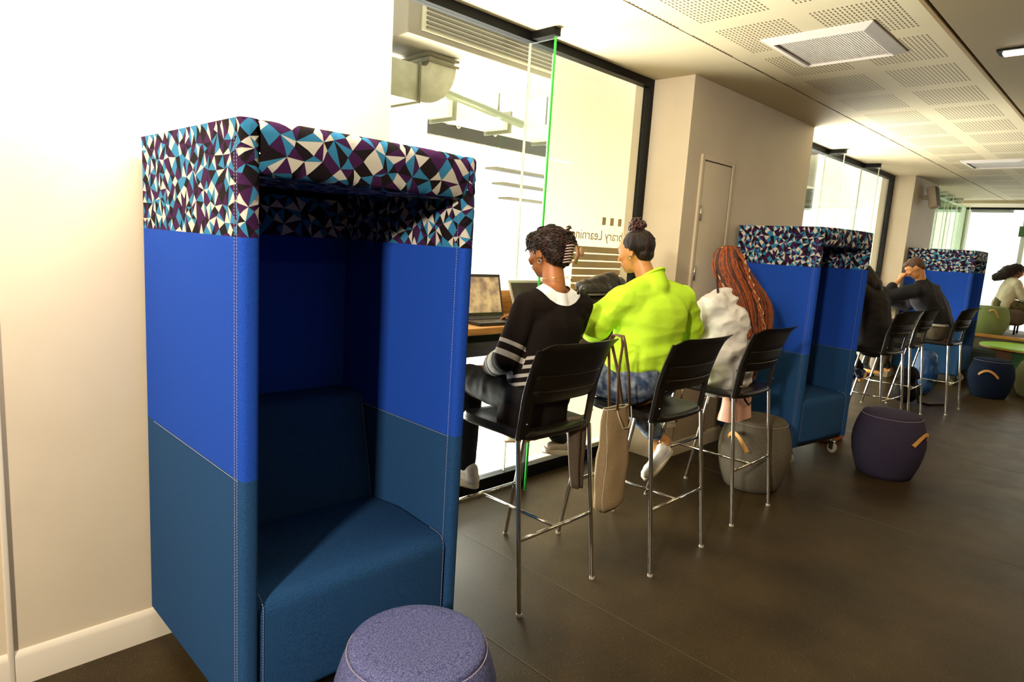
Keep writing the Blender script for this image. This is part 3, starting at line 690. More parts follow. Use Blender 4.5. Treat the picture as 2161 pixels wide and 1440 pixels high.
def hand_prims(mb, w_, d, n, side, curl=.5, k=1.0):
    """wrist, pointing direction, back-of-hand normal, thumb side (+1/-1 along lat)"""
    w_ = V(w_); d = V(d).normalized(); n = V(n); n = (n-d*n.dot(d)).normalized(); lat = d.cross(n)
    offs = (-.031, -.0105, .0105, .030)
    for i, o_ in enumerate(offs): mb.cone(w_+lat*o_*.5*k, w_+d*(.082-.006*abs(i-1.5))*k+lat*o_*k, .013*k, .0115*k, 10, 3)
    lens = (.062, .078, .084, .074) if side > 0 else (.074, .084, .078, .062)
    for i, o_ in enumerate(offs):
        p = w_+d*(.082-.006*abs(i-1.5))*k+lat*o_*k; L_ = lens[i]*k; ang = .15+.15*i*.2; q = p
        for j, (fr_, rr) in enumerate(((.46, .0088), (.30, .0080), (.24, .0072))):
            ang += curl*(.75 if j else .6); dd = d*math.cos(ang)-n*math.sin(ang)+lat*o_*1.5; q2 = q+dd.normalized()*L_*fr_
            mb.cone(q, q2, rr*k, (rr-.0007)*k, 9, 3); q = q2
    s = side; b = w_+d*.022*k+lat*s*.020*k; t1 = b+(d*.75+lat*s*.75-n*.25).normalized()*.042*k; t2 = t1+(d*.95+lat*s*.12-n*.3).normalized()*.030*k
    mb.cone(w_+d*.01*k, b, .014*k, .013*k, 9, 3); mb.cone(b, t1, .013*k, .010*k, 9, 3); mb.cone(t1, t2, .010*k, .008*k, 9, 3)
def chain(mb, pts, rs, add=0):
    for i in range(len(pts)-1): mb.cone(pts[i], pts[i+1], rs[i]+add, rs[i+1]+add)
def torso(mb, J, W=1.0, add=0, depth=1.0, low=-.10, top=True):
    hip = V(J['hip']); shL = V(J['shL']); shR = V(J['shR']); sc = (shL+shR)/2; nk = V(J['neck']); side = (shR-shL).normalized(); up = (sc-hip).normalized()
    for tt in [k_/6 for k_ in range(-6, 7)]:
        a = hip+side*.085*W*tt+up*low; m_ = hip.lerp(sc, .5)+side*.070*W*tt-V(J.get('arch', (0, 0, 0))); b = sc+side*.080*W*tt-up*.10
        ra, rm, rb = .100*W*depth*(1-.10*abs(tt))+add, .092*W*depth*(1-.08*abs(tt))+add, .098*W*depth*(1-.12*abs(tt))+add
        mb.cone(a, m_, ra, rm, 24); mb.cone(m_, b, rm, rb, 24)
    fw = side.cross(up)*-1; mb.ell(sc-up*.085, ((shR-shL).length*.5-.01+add, (.088*W+add)*depth, .115+add), (side, fw, up), 28, 16)
    mb.cone(shL.lerp(sc, .12)-up*.01, shR.lerp(sc, .12)-up*.01, .056*W**.5+add, .056*W**.5+add)
    if top:
        for s in (shL, shR): mb.cone(s.lerp(sc, .12), nk-up*.03, (.050+add)*W**.5, .050+add*.5); mb.cone(s.lerp(sc, .25)-up*.035, nk-up*.06, (.060+add)*W**.5, .062+add*.5)
        mb.cone(sc-up*.06, nk-up*.02, .085*W**.5+add, .055+add*.5)
def arm_pts(J, s): return [V(J['sh'+s]), V(J['el'+s]), V(J['wr'+s])]
def sleeve_partial(mb, pts, rs, add, frac):
    """arm chain stopping at frac of the forearm"""
    p = pts[1].lerp(pts[2], frac); r = rs[1]+(rs[2]-rs[1])*frac; chain(mb, [pts[0], pts[1], p], [rs[0], rs[1], r], add)
def leg_pts(J, s): 
    hip = V(J['hip']); side = (V(J['shR'])-V(J['shL'])).normalized(); hp = hip+side*(.092 if s == 'R' else -.092)*J.get('hw', 1)
    return [hp, V(J['kn'+s]), V(J['an'+s])]
def foot_prims(mb, an, heel, toe, add=0):
    an, heel, toe = V(an), V(heel), V(toe); mb.cone(an, heel+V((0, 0, .02)), .034+add, .030+add); mb.cone(heel+V((0, 0, .01)), toe, .030+add, .026+add); mb.cone(an, heel.lerp(toe, .5), .034+add, .028+add)
def folds(amp, sc, seed=0, st=(1, 1, 1)):
    def d(p):
        q = V((p.x*sc*st[0], p.y*sc*st[1], p.z*sc*st[2]))+V((seed, seed*1.7, 0))
        a = noise.noise(q); b = noise.noise(q*2.1+V((5, 2, 1)))
        return amp*(1-abs(a)*2.4)*.6+amp*.35*b
    return d
def shoe(parent, ankle, heel, toe, upm, solem, name='shoe', w_=.043, up=None, laces=True):
    """sneaker: sole slab + rounded upper, heel/toe are centre points of the sole bottom"""
    heel, toe, ankle = V(heel), V(toe), V(ankle); d = (toe-heel); L = d.length; d = d.normalized()
    up = V(up) if up else (ankle-heel.lerp(toe, .22)); up = (up-d*up.dot(d)).normalized(); s = d.cross(up)
    def P(a, b, c): return heel+d*a*L+s*b+up*c
    ol = []
    for j in range(28):
        a = 2*PI*j/28; x = .5-.5*math.cos(a); wdt = w_*(.74+.34*math.sin(min(1, x*1.25)*PI*.5)**2-.5*max(0, x-.82)**1.0*2); ol.append((x*1.10-.05, math.copysign(1, math.sin(a))*abs(math.sin(a))**.55*wdt))
    so = MB().rings([[P(x, y*k_, z) for x, y in ol] for k_, z in ((.93, 0), (1, .004), (1.02, .016), (1.0, .028))])
    mb = MB()
    mb.cone(P(.10, 0, .045), P(.90, 0, .040), .036, .030); mb.cone(P(.75, .008, .038), P(.90, -.004, .036), .035, .031)
    mb.cone(P(.12, 0, .05), P(.16, 0, .095), .034, .036); mb.cone(P(.16, 0, .085), P(.62, 0, .055), .035, .028)
    me = blob(mb, .006, 4)
    u_ = obj(name, me, upm, parent); obj('sole', so, solem, u_, angle=50)
    if laces:
        lc = MB()
        for k_ in range(5):
            x = .36+.07*k_; z = .098-.036*(k_/4); lc.tube([P(x, -.022, z-.010), P(x+.01, 0, z+.002), P(x, .022, z-.010)], .003, 6)
        obj('laces', lc, mat('lace_white', (.75, .70, .62), .8), u_)
    return u_
def skin_mat(name, c, c2): return mat(name, c, .45, col2=c2, nscale=14, bump=.08, bscale=300, spec=.4)
def person(name, label, J, skin, F, k=1.0, hands=(), voxel=.007, W=1.0, loc=None, legs=True, bare=()):
    h = V(J['hip']); t = thing('person', label, 'person', loc or (h.x, h.y, 0))
    mb = MB(); torso(mb, J, W*.93, -.012, top=True, low=-.06)
    hd = V(J['head']); r, f, u = F
    head_prims(mb, hd, F, k)
    mb.cone(V(J['neck'])-V((0, 0, .03)), hd-u*.055*k-f*.018*k, .056, .050*k)
    for s in 'LR': chain(mb, arm_pts(J, s), [.045, .036, .026])
    if legs:
        for s in 'LR':
            chain(mb, leg_pts(J, s), [.078, .052, .034]); foot_prims(mb, J['an'+s], J['he'+s], J['to'+s], -.006)
    for hnd in hands: hand_prims(mb, *hnd)
    me = blob(mb, voxel, 3)
    b = obj('body', me, skin, t)
    return t, b

# --- hair helpers
def strands(mb, n, root_fn, end_fn, mid_fn, r=.004, seg=10, twist=0, mi=lambda i: 0):
    for i in range(n):
        a, m_, b = root_fn(i), mid_fn(i), end_fn(i); pts = []; rs = []
        for j in range(seg+1):
            t_ = j/seg; p = a*(1-t_)**2+m_*2*t_*(1-t_)+b*t_**2; pts.append(p+V([random.uniform(-1, 1)*.0012 for _ in range(3)])); rs.append(r*(1-.45*t_)*(1+twist*math.sin(j*2.4)))
        mb.tube(pts, rs, 6, mi=mi(i))
def curl(mb, c, ax, R_, L_, turns, r, mi=0):
    ax = V(ax).normalized(); a = ax.orthogonal().normalized(); b = ax.cross(a); ph = random.random()*6
    mb.tube([V(c)+ax*L_*t_/24+(a*math.cos(ph+turns*2*PI*t_/24)+b*math.sin(ph+turns*2*PI*t_/24))*R_*(1-.4*t_/24) for t_ in range(25)], [r*(1-.6*abs(t_/12-1)**3) for t_ in range(25)], 6, mi=mi)
HAIRB = mat('black_hair', (.006, .0035, .0025), .5, col2=(.025, .012, .007), nscale=30, stretch=(3, 3, .6), spec=.3, bump=.5, bscale=120)
HAIRC = mat('brown_black_curls', (.006, .003, .002), .55, col2=(.030, .012, .006), nscale=40, spec=.22)
WHITEC = mat('white_cotton', (.85, .83, .78), .85, bump=.2, bscale=300, spec=.1)
SOLE = mat('sneaker_sole', (.72, .64, .48), .6)
SNEAK = mat('sneaker_white', (.70, .66, .60), .5, bump=.1, bscale=200)

# ===== woman in black sweater (first stool)
J = dict(hip=(2.215, 1.99, .90), neck=(2.31, 2.01, 1.42), head=(2.345, 2.10, 1.560), shL=(2.125, 2.0, 1.325), shR=(2.485, 1.985, 1.315),
         elL=(2.025, 2.02, 1.085), wrL=(2.155, 2.25, .985), elR=(2.56, 2.10, 1.13), wrR=(2.565, 2.42, 1.195),
         knL=(2.16, 2.40, .905), knR=(2.42, 2.40, .90), anL=(2.185, 2.42, .45), heL=(2.20, 2.37, .345), toL=(2.17, 2.53, .345),
         anR=(2.96, 2.44, .44), heR=(3.04, 2.42, .37), toR=(2.87, 2.48, .37))
F = frame((-.10, 1, -.30))
SK1 = skin_mat('brown_skin', (.30, .105, .028), (.25, .085, .022))
p, body = person('person', 'person with pinned dark curls in a black sweater at the first stool', J, SK1, F,
                 hands=[((2.565, 2.44, 1.205), (-.45, 1, -.02), (0, 0, 1), -1, .45), ((2.165, 2.27, .985), (.3, 1, -.2), (0, -.2, 1), 1, .5)], voxel=.006)
face_parts(p, body, J['head'], F, mat('lip_brown', (.22, .05, .03), .4))
# white shirt yoke
mb = MB(); torso(mb, J, .97, .004, top=True, low=.0)
me = blob(mb, .008, 3); nk = V(J['neck'])
cut(me, lambda c: min((c-(nk+V((.0, -.025, .040)))).length-.090, c.z-1.12, nk.z+.03-c.z))
obj('white_shirt', me, WHITEC, body)
# sweater
mb = MB(); torso(mb, J, 1.0, .012, top=True, low=-.10)
for s in 'LR':
    pts = arm_pts(J, s); chain(mb, [pts[0], pts[1], pts[1].lerp(pts[2], .72 if s == 'L' else .85)], [.056, .052, .046], .006)
pl = arm_pts(J, 'L')
mb.cone(pl[1].lerp(pl[2], .15), pl[1].lerp(pl[2], .55), .062, .060)
me = blob(mb, .006, 5, folds(.005, 8, 3, (1, 1, .6)))
yc = nk+V((-.005, -.055, .030))
cut(me, lambda c: ((c.x-yc.x)/.150)**2+((c.y-yc.y)/.22)**2+((c.z-yc.z)/.128)**2-1)
GREYK = mat('grey_knit', (.36, .33, .28), .9, bump=.5, bscale=400, spec=.1); BLKK = mat('black_knit', (.011, .007, .005), .92, bump=.4, bscale=400, spec=.12)
def stripe_sd(c):
    best = -1.0
    for s_ in 'LR':
        a, b_, w_ = arm_pts(J, s_)
        d1 = (b_-a); t1 = (c-a).dot(d1)/d1.length_squared; d2 = (w_-b_); t2 = (c-b_).dot(d2)/d2.length_squared
        da = (c-(a+d1*max(0, min(1, t1)))).length; db = (c-(b_+d2*max(0, min(1, t2)))).length
        if min(da, db) > .085 or abs(c.x-J['hip'][0]) < .12: continue
        q = (t1*d1.length) if t1 < 1 and da <= db+.01 else d1.length+max(0, t2)*d2.length
        L1 = d1.length
        for c0, h_ in ((L1-.070, .009), (L1-.018, .013), (L1+.062, .034), (L1+.128, .006)): best = max(best, h_-abs(q-c0))
    if c.x < 2.16 and best < -.5:
        for k_ in range(4): best = max(best, .008-abs((c.z+.25*(c.y-2))-(.965+k_*.038)))
    return best
me.update(); at = me.attributes.new('sd', 'FLOAT', 'POINT'); at.data.foreach_set('value', [stripe_sd(v.co) for v in me.vertices])
def knit():
    m = mat('striped_black_knit', (.009, .0055, .004), .92, bump=.4, bscale=400, spec=.10); N = m.node_tree.nodes; L = m.node_tree.links
    at_ = N.new('ShaderNodeAttribute'); at_.attribute_name = 'sd'; g = N.new('ShaderNodeMath'); g.operation = 'GREATER_THAN'; g.inputs[1].default_value = 0; L.new(at_.outputs['Fac'], g.inputs[0])
    mx = N.new('ShaderNodeMix'); mx.data_type = 'RGBA'; mx.inputs[6].default_value = (.009, .0055, .004, 1); mx.inputs[7].default_value = (.38, .35, .29, 1); L.new(g.outputs[0], mx.inputs[0]); L.new(mx.outputs[2], N['Principled BSDF'].inputs['Base Color']); return m
obj('sweater', me, knit(), body)
# trousers
mb = MB(); TRB = mat('black_trousers', (.006, .0055, .006), .8, bump=.2, bscale=200, spec=.2)
for s in 'LR': chain(mb, leg_pts(J, s), [.100, .070, .044], .004)
mb.cone(V(J['hip'])+V((-.08, 0, .0)), V(J['hip'])+V((.08, 0, 0)), .104, .104)
me = blob(mb, .010, 4, folds(.005, 11, 5)); obj('trousers', me, TRB, body)
shoe(body, J['anL'], V(J['heL'])+V((0, -.02, -.015)), V(J['toL'])+V((0, .03, -.015)), SNEAK, SOLE)
shoe(body, J['anR'], (3.09, 2.40, .335), (2.85, 2.46, .37), mat('sneaker_beige', (.55, .45, .32), .6), SOLE, up=(.1, -.2, 1))
# hair
r_, f_, u_ = F; hc = V(J['head'])
mb = MB()
mb.ell(hc+u_*.034-f_*.022, (.088, .100, .088), F); mb.ell(hc-f_*.060-u_*.020, (.080, .055, .068), F); mb.ell(hc+u_*.062+f_*.030, (.076, .070, .048), F)
mb.cone(hc-f_*.07-u_*.045, hc-f_*.085+u_*.02+r_*.02, .045, .05)
def hn(p):
    q = p*26; return .006*noise.noise(q)+.004*noise.noise(q*2.3)
hair = obj('hair', blob(mb, .006, 3, hn), HAIRC, body)
mb = MB(); random.seed(4); hm = hair.data; pin = hc-f_*.115-u_*.02; pinv = root_inv(p).inverted(); R3 = pinv.to_3x3(); hm.update()
for i in random.sample(range(len(hm.vertices)), min(620, len(hm.vertices))):
    q = pinv @ hm.vertices[i].co; nn = (R3 @ hm.vertices[i].normal).normalized()
    tn = (pin-q); tn = tn-nn*tn.dot(nn)
    if tn.length < .01: continue
    tn.normalize(); sd = nn.cross(tn); ph = random.random()*6; L_ = random.uniform(.03, .055); am = random.uniform(.003, .0065); r0 = random.uniform(.0022, .0040)
    mb.tube([q+tn*L_*(j/12-.5)+sd*math.sin(ph+j*.95)*am+nn*(.0015+.0025*math.cos(ph+j*.95)-.018*(j/12-.5)**2*4*.35) for j in range(13)], [r0*(1-.75*abs(j/6-1)**2) for j in range(13)], 5)
for i in range(46):       # curls spilling over the clip
    c0 = hc-f_*.105+u_*.035+r_*.035+V([random.gauss(0, .018) for _ in range(3)]); ax = V([random.uniform(-1, 1) for _ in range(3)])
    curl(mb, c0, ax, random.uniform(.010, .016), random.uniform(.010, .024), 1.4, random.uniform(.004, .006))
for i in range(10):        # fringe
    c0 = hc+f_*.075+u_*.07+r_*random.uniform(-.05, .05); curl(mb, c0, f_*.4-u_, .008, .05, 1, .004)
obj('curls', mb, HAIRC, hair)
# claw clip
t = thing('hair_claw_clip', 'brown claw clip holding the dark curls of the first woman', 'hair clip', hc-f_*.12)
CLIP = mat('clip_taupe', (.36, .25, .20), .22)
mb = MB()
for k_ in range(7):
    q = hc-f_*(.120-.003*k_)+r_*(.005-.004*k_)+u_*(.000-.0125*k_)
    mb.tube([q+r_*.036-f_*.008, q+r_*.018-f_*.024, q-r_*.008-f_*.024, q-r_*.030-f_*.008], [.0035, .0040, .0040, .0025], 8)
obj('claw', mb, CLIP, t)
mb = MB().strap([hc-f_*.142+r_*.040+u_*.01, hc-f_*.150+r_*.028-u_*.045, hc-f_*.135+r_*.012-u_*.085], .024, .004, r_)
mb.ell(hc-f_*.150+r_*.062-u_*.032, (.016, .008, .022), F)
obj('finger_grip', mb, mat('clip_tan', (.30, .16, .07), .3), t)
# jewellery
t = thing('necklace', 'thin gold necklace on the neck of the woman in black', 'necklace', nk)
ch = MB(); pts = [nk+V((math.cos(a)*.062+.004, math.sin(a)*.062+.004, .022+.012*math.sin(a)*-1+.0*a)) for a in [2*PI*i/30 for i in range(31)]]; ch.tube(pts, .0014, 6)
ch.tube([nk+V((.02, -.078, .03)), nk+V((.035, -.088, -.005)), nk+V((.05, -.098, -.03))], .0014, 6)
obj('chain', ch, mat('gold', (.8, .5, .16), .25, metal=1), t)
obj('pendant', MB().ell(nk+V((.022, -.082, .026)), (.007, .004, .009)), mat('gold', (.8, .5, .16)), t); obj('clasp_button', MB().ell(nk+V((.05, -.105, -.032)), (.010, .006, .012)), mat('dark_button', (.02, .012, .008), .3), t)
e = hc-r_*.084-f_*.006-u_*.046
tag(obj('hoop_earring', MB().tube([e+(f_*math.cos(a)+u_*math.sin(a))*.010 for a in [2*PI*i/16 for i in range(17)]], .0018, 6), mat('silver', (.8, .76, .7), .2, metal=1)), 'small silver hoop in the left ear of the woman in black', 'earring')

# ===== woman in lime sweater (second stool)
J = dict(hip=(2.975, 1.92, .925), neck=(3.035, 1.97, 1.455), head=(3.025, 2.065, 1.590), shL=(2.80, 1.955, 1.345), shR=(3.300, 1.905, 1.345),
         elL=(2.735, 2.08, 1.195), wrL=(2.95, 2.42, 1.20), elR=(3.430, 1.93, 1.14), wrR=(3.27, 2.42, 1.20),
         knL=(2.84, 2.40, .90), knR=(3.20, 2.38, .90), anL=(2.80, 2.64, .50), heL=(2.81, 2.57, .42), toL=(2.78, 2.72, .39),
         anR=(3.56, 2.17, .455), heR=(3.64, 2.11, .375), toR=(3.53, 2.17, .22), hw=1.35)
F = frame((-.14, 1, -.26))
SK2 = skin_mat('tan_skin', (.52, .24, .075), (.46, .20, .06))
p, body = person('person', 'person with a high curly bun in a lime yellow sweater at the second stool', J, SK2, F,
                 hands=[((2.95, 2.44, 1.20), (.5, 1, 0), (0, 0, 1), 1, .4), ((3.27, 2.44, 1.20), (-.5, 1, 0), (0, 0, 1), -1, .4)], voxel=.006, W=1.25)
face_parts(p, body, J['head'], F, mat('lip_rose', (.40, .10, .07), .4))
LIME = mat('lime_fleece', (.56, .86, .045), .9, bump=.35, bscale=260, spec=.1, col2=(.50, .80, .035), nscale=8)
mb = MB(); torso(mb, J, 1.30, .016, top=True, low=.045, depth=1.02)
for s in 'LR':
    pts = arm_pts(J, s); chain(mb, [pts[0], pts[1], pts[1].lerp(pts[2], .9)], [.066, .080, .048], .008)
hip = V(J['hip']); nk = V(J['neck'])
mb.cone(nk+V((0, -.02, -.04)), nk+V((0, -.015, .035)), .095, .066)
mb.cone(hip+V((-.12, -.0, .09)), hip+V((.10, -.0, .09)), .135, .135)
fd = folds(.014, 5, 2, (.7, .7, 2.6)); fa = folds(.020, 8.5, 6, (1, 1, 1.3))
def lime_d(q):
    arm = min(1, max(0, (abs(q.x-3.04)-.24)/.08)); lowk = min(1, max(0, (1.30-q.z)/.25))
    return fd(q)*(.15+.85*lowk)*(1-arm)+fa(q)*arm*.8+(.0025*math.sin(q.z*170) if q.z < .965 else 0)
me = blob(mb, .008, 7, lime_d)
cut(me, lambda c: min((nk.z+.040-.70*(c.y-nk.y+.05)-c.z) if (c-nk).length < .14 else 1, c.z-.925))
obj('sweater', me, LIME, body)
mb = MB(); R = []
for j in range(33):
    a = 2*PI*j/32; R.append(nk+V((math.cos(a)*.066, math.sin(a)*.064-.012, .040-.70*(math.sin(a)*.064+.038)-.004)))
mb.tube(R, .0085, 8); obj('collar', mb, LIME, body)
DENIM = mat('acid_washed_denim', (.035, .060, .13), .85, col2=(.25, .28, .34), nscale=22, bump=.4, bscale=300, spec=.15, mid=.52, width=.13, detail=8)
mb = MB(); lp = leg_pts(J, 'L'); rp = leg_pts(J, 'R')
chain(mb, lp, [.135, .098, .062], .002); chain(mb, rp, [.135, .098, .060], .002); mb.cone(hip+V((-.12, -.01, -.0)), hip+V((.12, -.01, 0)), .140, .140)
me = blob(mb, .009, 4, folds(.006, 12, 8)); obj('jeans', me, DENIM, body)
mb = MB(); d = (rp[2]-rp[1]).normalized(); mb.cone(rp[2]-d*.045, rp[2]-d*.012, .068, .066); obj('cuff', blob(mb, .007, 2), mat('light_denim', (.22, .26, .30), .85, col2=(.12, .15, .2), nscale=60), body)
shoe(body, J['anR'], (3.655, 2.085, .325), (3.50, 2.16, .150), SNEAK, SOLE, up=(-.50, -.1, .8))
shoe(body, J['anL'], J['heL'], J['toL'], SNEAK, SOLE)
r_, f_, u_ = F; hc = V(J['head']); mb = MB()
mb.ell(hc+u_*.030-f_*.022, (.082, .096, .088), F); mb.ell(hc-f_*.050-u_*.022, (.066, .050, .052), F)
hair = obj('hair', blob(mb, .006, 3, lambda p_: .002*noise.noise(V((p_.x*90, p_.y*90, p_.z*14)))), HAIRB, body)
mb = MB(); bun = hc+u_*.128-f_*.030
mb.ell(bun, (.034, .034, .036), F); random.seed(9)
for i in range(60):
    d = V([random.gauss(0, 1) for _ in range(3)]).normalized(); curl(mb, bun+d*.030, V([random.uniform(-1, 1) for _ in range(3)]), random.uniform(.010, .018), .03, 1.2, random.uniform(.0035, .006))
obj('bun', mb, mat('bun_hair', (.020, .006, .004), .4, col2=(.09, .02, .012), nscale=30), hair)
mb = MB()
for i in range(170):
    a = random.uniform(PI*.93, PI*2.07)
    d = r_*math.cos(a)+f_*math.sin(a)*1.05; kb = max(0, -math.sin(a)); lo = hc+r_*math.cos(a)*(.070-.012*kb)-f_*(.012+.058*kb)-u_*(.022+.044*kb+random.uniform(-.006, .006))
    mid = hc+u_*.05-f_*.02+d*.090; mb.tube([lo, lo.lerp(mid, .5)+d*.010, mid, mid.lerp(bun, .5)+d*.010, bun], [.0008, .0022, .0026, .0026, .002], 5)
obj('swept_strands', mb, HAIRB, hair)
e = hc-r_*.082-f_*.004-u_*.042
tag(obj('stud_earring', MB().ell(e-r_*.003, (.0045, .0045, .0045)), mat('silver', (.8, .76, .7), .2, metal=1)), 'silver stud in the ear of the woman in lime', 'earring')

# ===== woman with auburn braids (third stool)
J = dict(hip=(3.90, 1.91, .915), neck=(3.96, 1.95, 1.39), head=(3.995, 2.015, 1.535), shL=(3.745, 1.965, 1.285), shR=(4.12, 1.93, 1.285),
         elL=(3.70, 2.10, 1.08), wrL=(3.82, 2.42, 1.19), elR=(4.20, 2.10, 1.06), wrR=(4.08, 2.42, 1.19),
         knL=(3.80, 2.36, .895), knR=(4.02, 2.36, .89), anL=(4.00, 2.40, .46), heL=(4.05, 2.36, .38), toL=(3.90, 2.43, .37),
         anR=(4.15, 2.44, .46), heR=(4.18, 2.38, .37), toR=(4.14, 2.55, .36))
F = frame((.25, 1, -.12))
p, body = person('person', 'person with long auburn braids in a loose white shirt at the third stool', J, SK1, F,
                 hands=[((3.82, 2.44, 1.19), (.4, 1, 0), (0, 0, 1), 1, .4), ((4.08, 2.44, 1.19), (-.4, 1, 0), (0, 0, 1), -1, .4)], voxel=.007)
face_parts(p, body, J['head'], F, mat('lip_brown', (.22, .05, .03), .4))
mb = MB(); torso(mb, J, 1.12, .022, top=True, low=-.08, depth=1.0)
for s in 'LR':
    pts = arm_pts(J, s); chain(mb, [pts[0], pts[1], pts[1].lerp(pts[2], .8)], [.066, .062, .045], .006)
me = blob(mb, .009, 3, folds(.016, 9, 13, (1, 1, 1.5))); nk = V(J['neck']); cut(me, lambda c: (c-(nk+V((0, 0, .05)))).length-.075)
obj('shirt', me, mat('ivory_satin', (.72, .68, .62), .45, bump=.15, bscale=120, spec=.5), body)
mb = MB()
for s in 'LR': chain(mb, leg_pts(J, s), [.105, .075, .045], .004)
obj('trousers', blob(mb, .011, 4, folds(.004, 10, 5)), mat('pale_trousers', (.40, .36, .30), .8), body)
shoe(body, J['anL'], (4.10, 2.34, .355), (3.87, 2.44, .355), SNEAK, SOLE); shoe(body, J['anR'], J['heR'], J['toR'], SNEAK, SOLE)
r_, f_, u_ = F; hc = V(J['head']); random.seed(21)
AUB = mat('auburn_braids', (.20, .035, .006), .5, col2=(.34, .075, .012), nscale=60, bump=.8, bscale=240, spec=.35)
AUBD = mat('dark_auburn_braids', (.045, .010, .004), .5, bump=.8, bscale=240); BLOND = mat('blond_braids', (.62, .42, .17), .5, bump=.8, bscale=240)
mb = MB(); mb.ell(hc+u_*.030-f_*.020, (.084, .098, .086), F); mb.ell(hc-f_*.06-u_*.03, (.078, .05, .07), F)
hair = obj('hair', blob(mb, .008, 3), AUBD, body)
crown = hc+u_*.105-f_*.015
mb = MB(); n = 230
TT = [random.random() for _ in range(n)]
def cd(i): return [0, 1, 0, 1, 0, 0, 2, 0, 1, 0, 1, 0, 1][int(TT[i]*997) % 13]
for i in range(n):
    u = -1+2*((i*0.6180339) % 1); lay = (i % 3)*.010; th = math.radians(250+82*u); d = r_*math.cos(th)+f_*math.sin(th)
    tilt = .25+.6*TT[i]
    p1 = hc+u_*.075+d*(.080+lay*.5); p2 = hc-u_*.01+d*(.102+lay); t_ = (u+1)/2
    p3 = V((3.83+.36*t_, 1.925-.16*math.sin(t_*PI*.5)-lay, 1.36)).lerp(hc-u_*.18+d*.12, .3)
    p4 = V((3.81+.39*t_+.01*TT[i], 1.915-.135*math.sin(t_*PI*.5)-lay, 1.27))
    p5 = V((3.93+.23*t_, 1.83-.085*t_-lay*.5, 1.07+.05*TT[i]-.02*t_))
    path = rounded_path([crown+u_*.014+r_*u*.02+f_*.02*(TT[i]-.5), hc+u_*.120+d*.040, hc+u_*.100+d*.072, p1, p2, p3, p4, p5], .06, 3); f2, L2 = path_fn(path); m_ = 26
    mb.tube([f2(L2*j/m_)+V((random.uniform(-1, 1), random.uniform(-1, 1), 0))*.0012 for j in range(m_+1)], [.0062*(1-.25*j/m_)*(1+.2*math.sin(j*2.4)) for j in range(m_+1)], 5, mi=cd(i))
for i in range(26):      # inner ends reaching the seat
    u = -1+2*i/25; a = V((4.03+u*.10, 1.79+.02*TT[i], 1.12)); b = V((4.045+u*.085, 1.80+.03*TT[i], .80+.03*TT[i+30]))
    mb.tube([a.lerp(b, j/8)+V((.004*math.sin(j+i), .003*math.cos(j*1.3+i), 0)) for j in range(9)], .0055, 6, mi=cd(i))
for i in range(26):      # tangled tips
    curl(mb, V((4.06+random.uniform(-.05, .06), 1.79, .82+random.uniform(-.01, .05))), (random.uniform(-1, 1), .2, .5), .012, .03, 1.2, .004, 0)
for k_, (x0, x1) in enumerate(((3.90, 3.93), (3.905, 3.95))):   # loose dark braids on the left
    pts = [crown-r_*.04, hc-r_*.105, V((3.76-.015*k_, 1.93, 1.36)), V((3.79-.02*k_, 1.90, 1.22)), V((3.92, 1.83, 1.09))]
    f2, L2 = path_fn(rounded_path(pts, .08, 5)); mb.tube([f2(L2*j/20) for j in range(21)], .0048, 6, mi=1)
obj('braids', mb, [AUB, AUBD, BLOND], hair)
mb = MB(); path = [crown-f_*.03, hc-f_*.125-r_*.01+u_*.04, V((3.975, 1.845, 1.43)), V((3.99, 1.765, 1.28)), V((4.04, 1.735, 1.07))]
f2, L2 = path_fn(rounded_path(path, .08, 5))
for ph in (0, 2.1, 4.2):
    mb.tube([f2(L2*j/80)+V((math.cos(j*.55+ph)*.011, math.sin(j*1.1+ph)*.004-.012, 0)) for j in range(81)], [.009*(1-.3*j/80) for j in range(81)], 7, mi=0)
mb.tube([f2(L2*j/80)+V((math.cos(j*.55+1)*.013, -.021+math.sin(j*1.1)*.004, 0)) for j in range(8, 74)], [.0042*(1 if (j//3) % 2 else .25) for j in range(8, 74)], 6, mi=2)
obj('centre_braid', mb, [AUB, AUBD, BLOND], hair)
obj('headband', MB().tube([hc+r_*math.cos(a)*.088+u_*(.035+math.sin(a)*.080)+f_*.03 for a in [PI*i/16 for i in range(17)]], .008, 8), BLACKM, body)

# ===== person in faded black jacket (far counter)
J = dict(hip=(7.05, 1.93, .90), neck=(7.05, 2.08, 1.40), head=(7.03, 2.20, 1.52), shL=(6.83, 2.04, 1.32), shR=(7.29, 2.0, 1.32),
         elL=(6.75, 2.25, 1.15), wrL=(6.9, 2.45, 1.20), elR=(7.38, 2.25, 1.13), wrR=(7.25, 2.47, 1.20),
         knL=(6.95, 2.38, .90), knR=(7.2, 2.38, .89), anL=(7.0, 2.35, .42), heL=(7.0, 2.27, .35), toL=(7.0, 2.45, .35),
         anR=(7.45, 2.15, .52), heR=(7.38, 2.12, .43), toR=(7.62, 2.20, .46), hw=1.1)
F = frame((-.1, 1, -.5))
p, body = person('person', 'person in a faded black jacket with long black hair at the far counter', J, SK2, F, hands=[((6.9, 2.47, 1.20), (.4, 1, 0), (0, 0, 1), 1, .4), ((7.25, 2.49, 1.20), (-.4, 1, 0), (0, 0, 1), -1, .4)], voxel=.009, W=1.1)
face_parts(p, body, J['head'], F, mat('lip_rose', (.4, .1, .07), .4))
JK = mat('faded_black_denim', (.010, .008, .007), .85, col2=(.022, .018, .016), nscale=5, bump=.4, bscale=200, spec=.15)
mb = MB(); torso(mb, J, 1.25, .02, low=-.06)
for s in 'LR':
    pts = arm_pts(J, s); chain(mb, [pts[0], pts[1], pts[1].lerp(pts[2], .9)], [.072, .066, .048], .006)
me = blob(mb, .010, 5, folds(.008, 6, 21, (.8, .8, 2))); jk = obj('jacket', me, JK, body)
mb = MB()
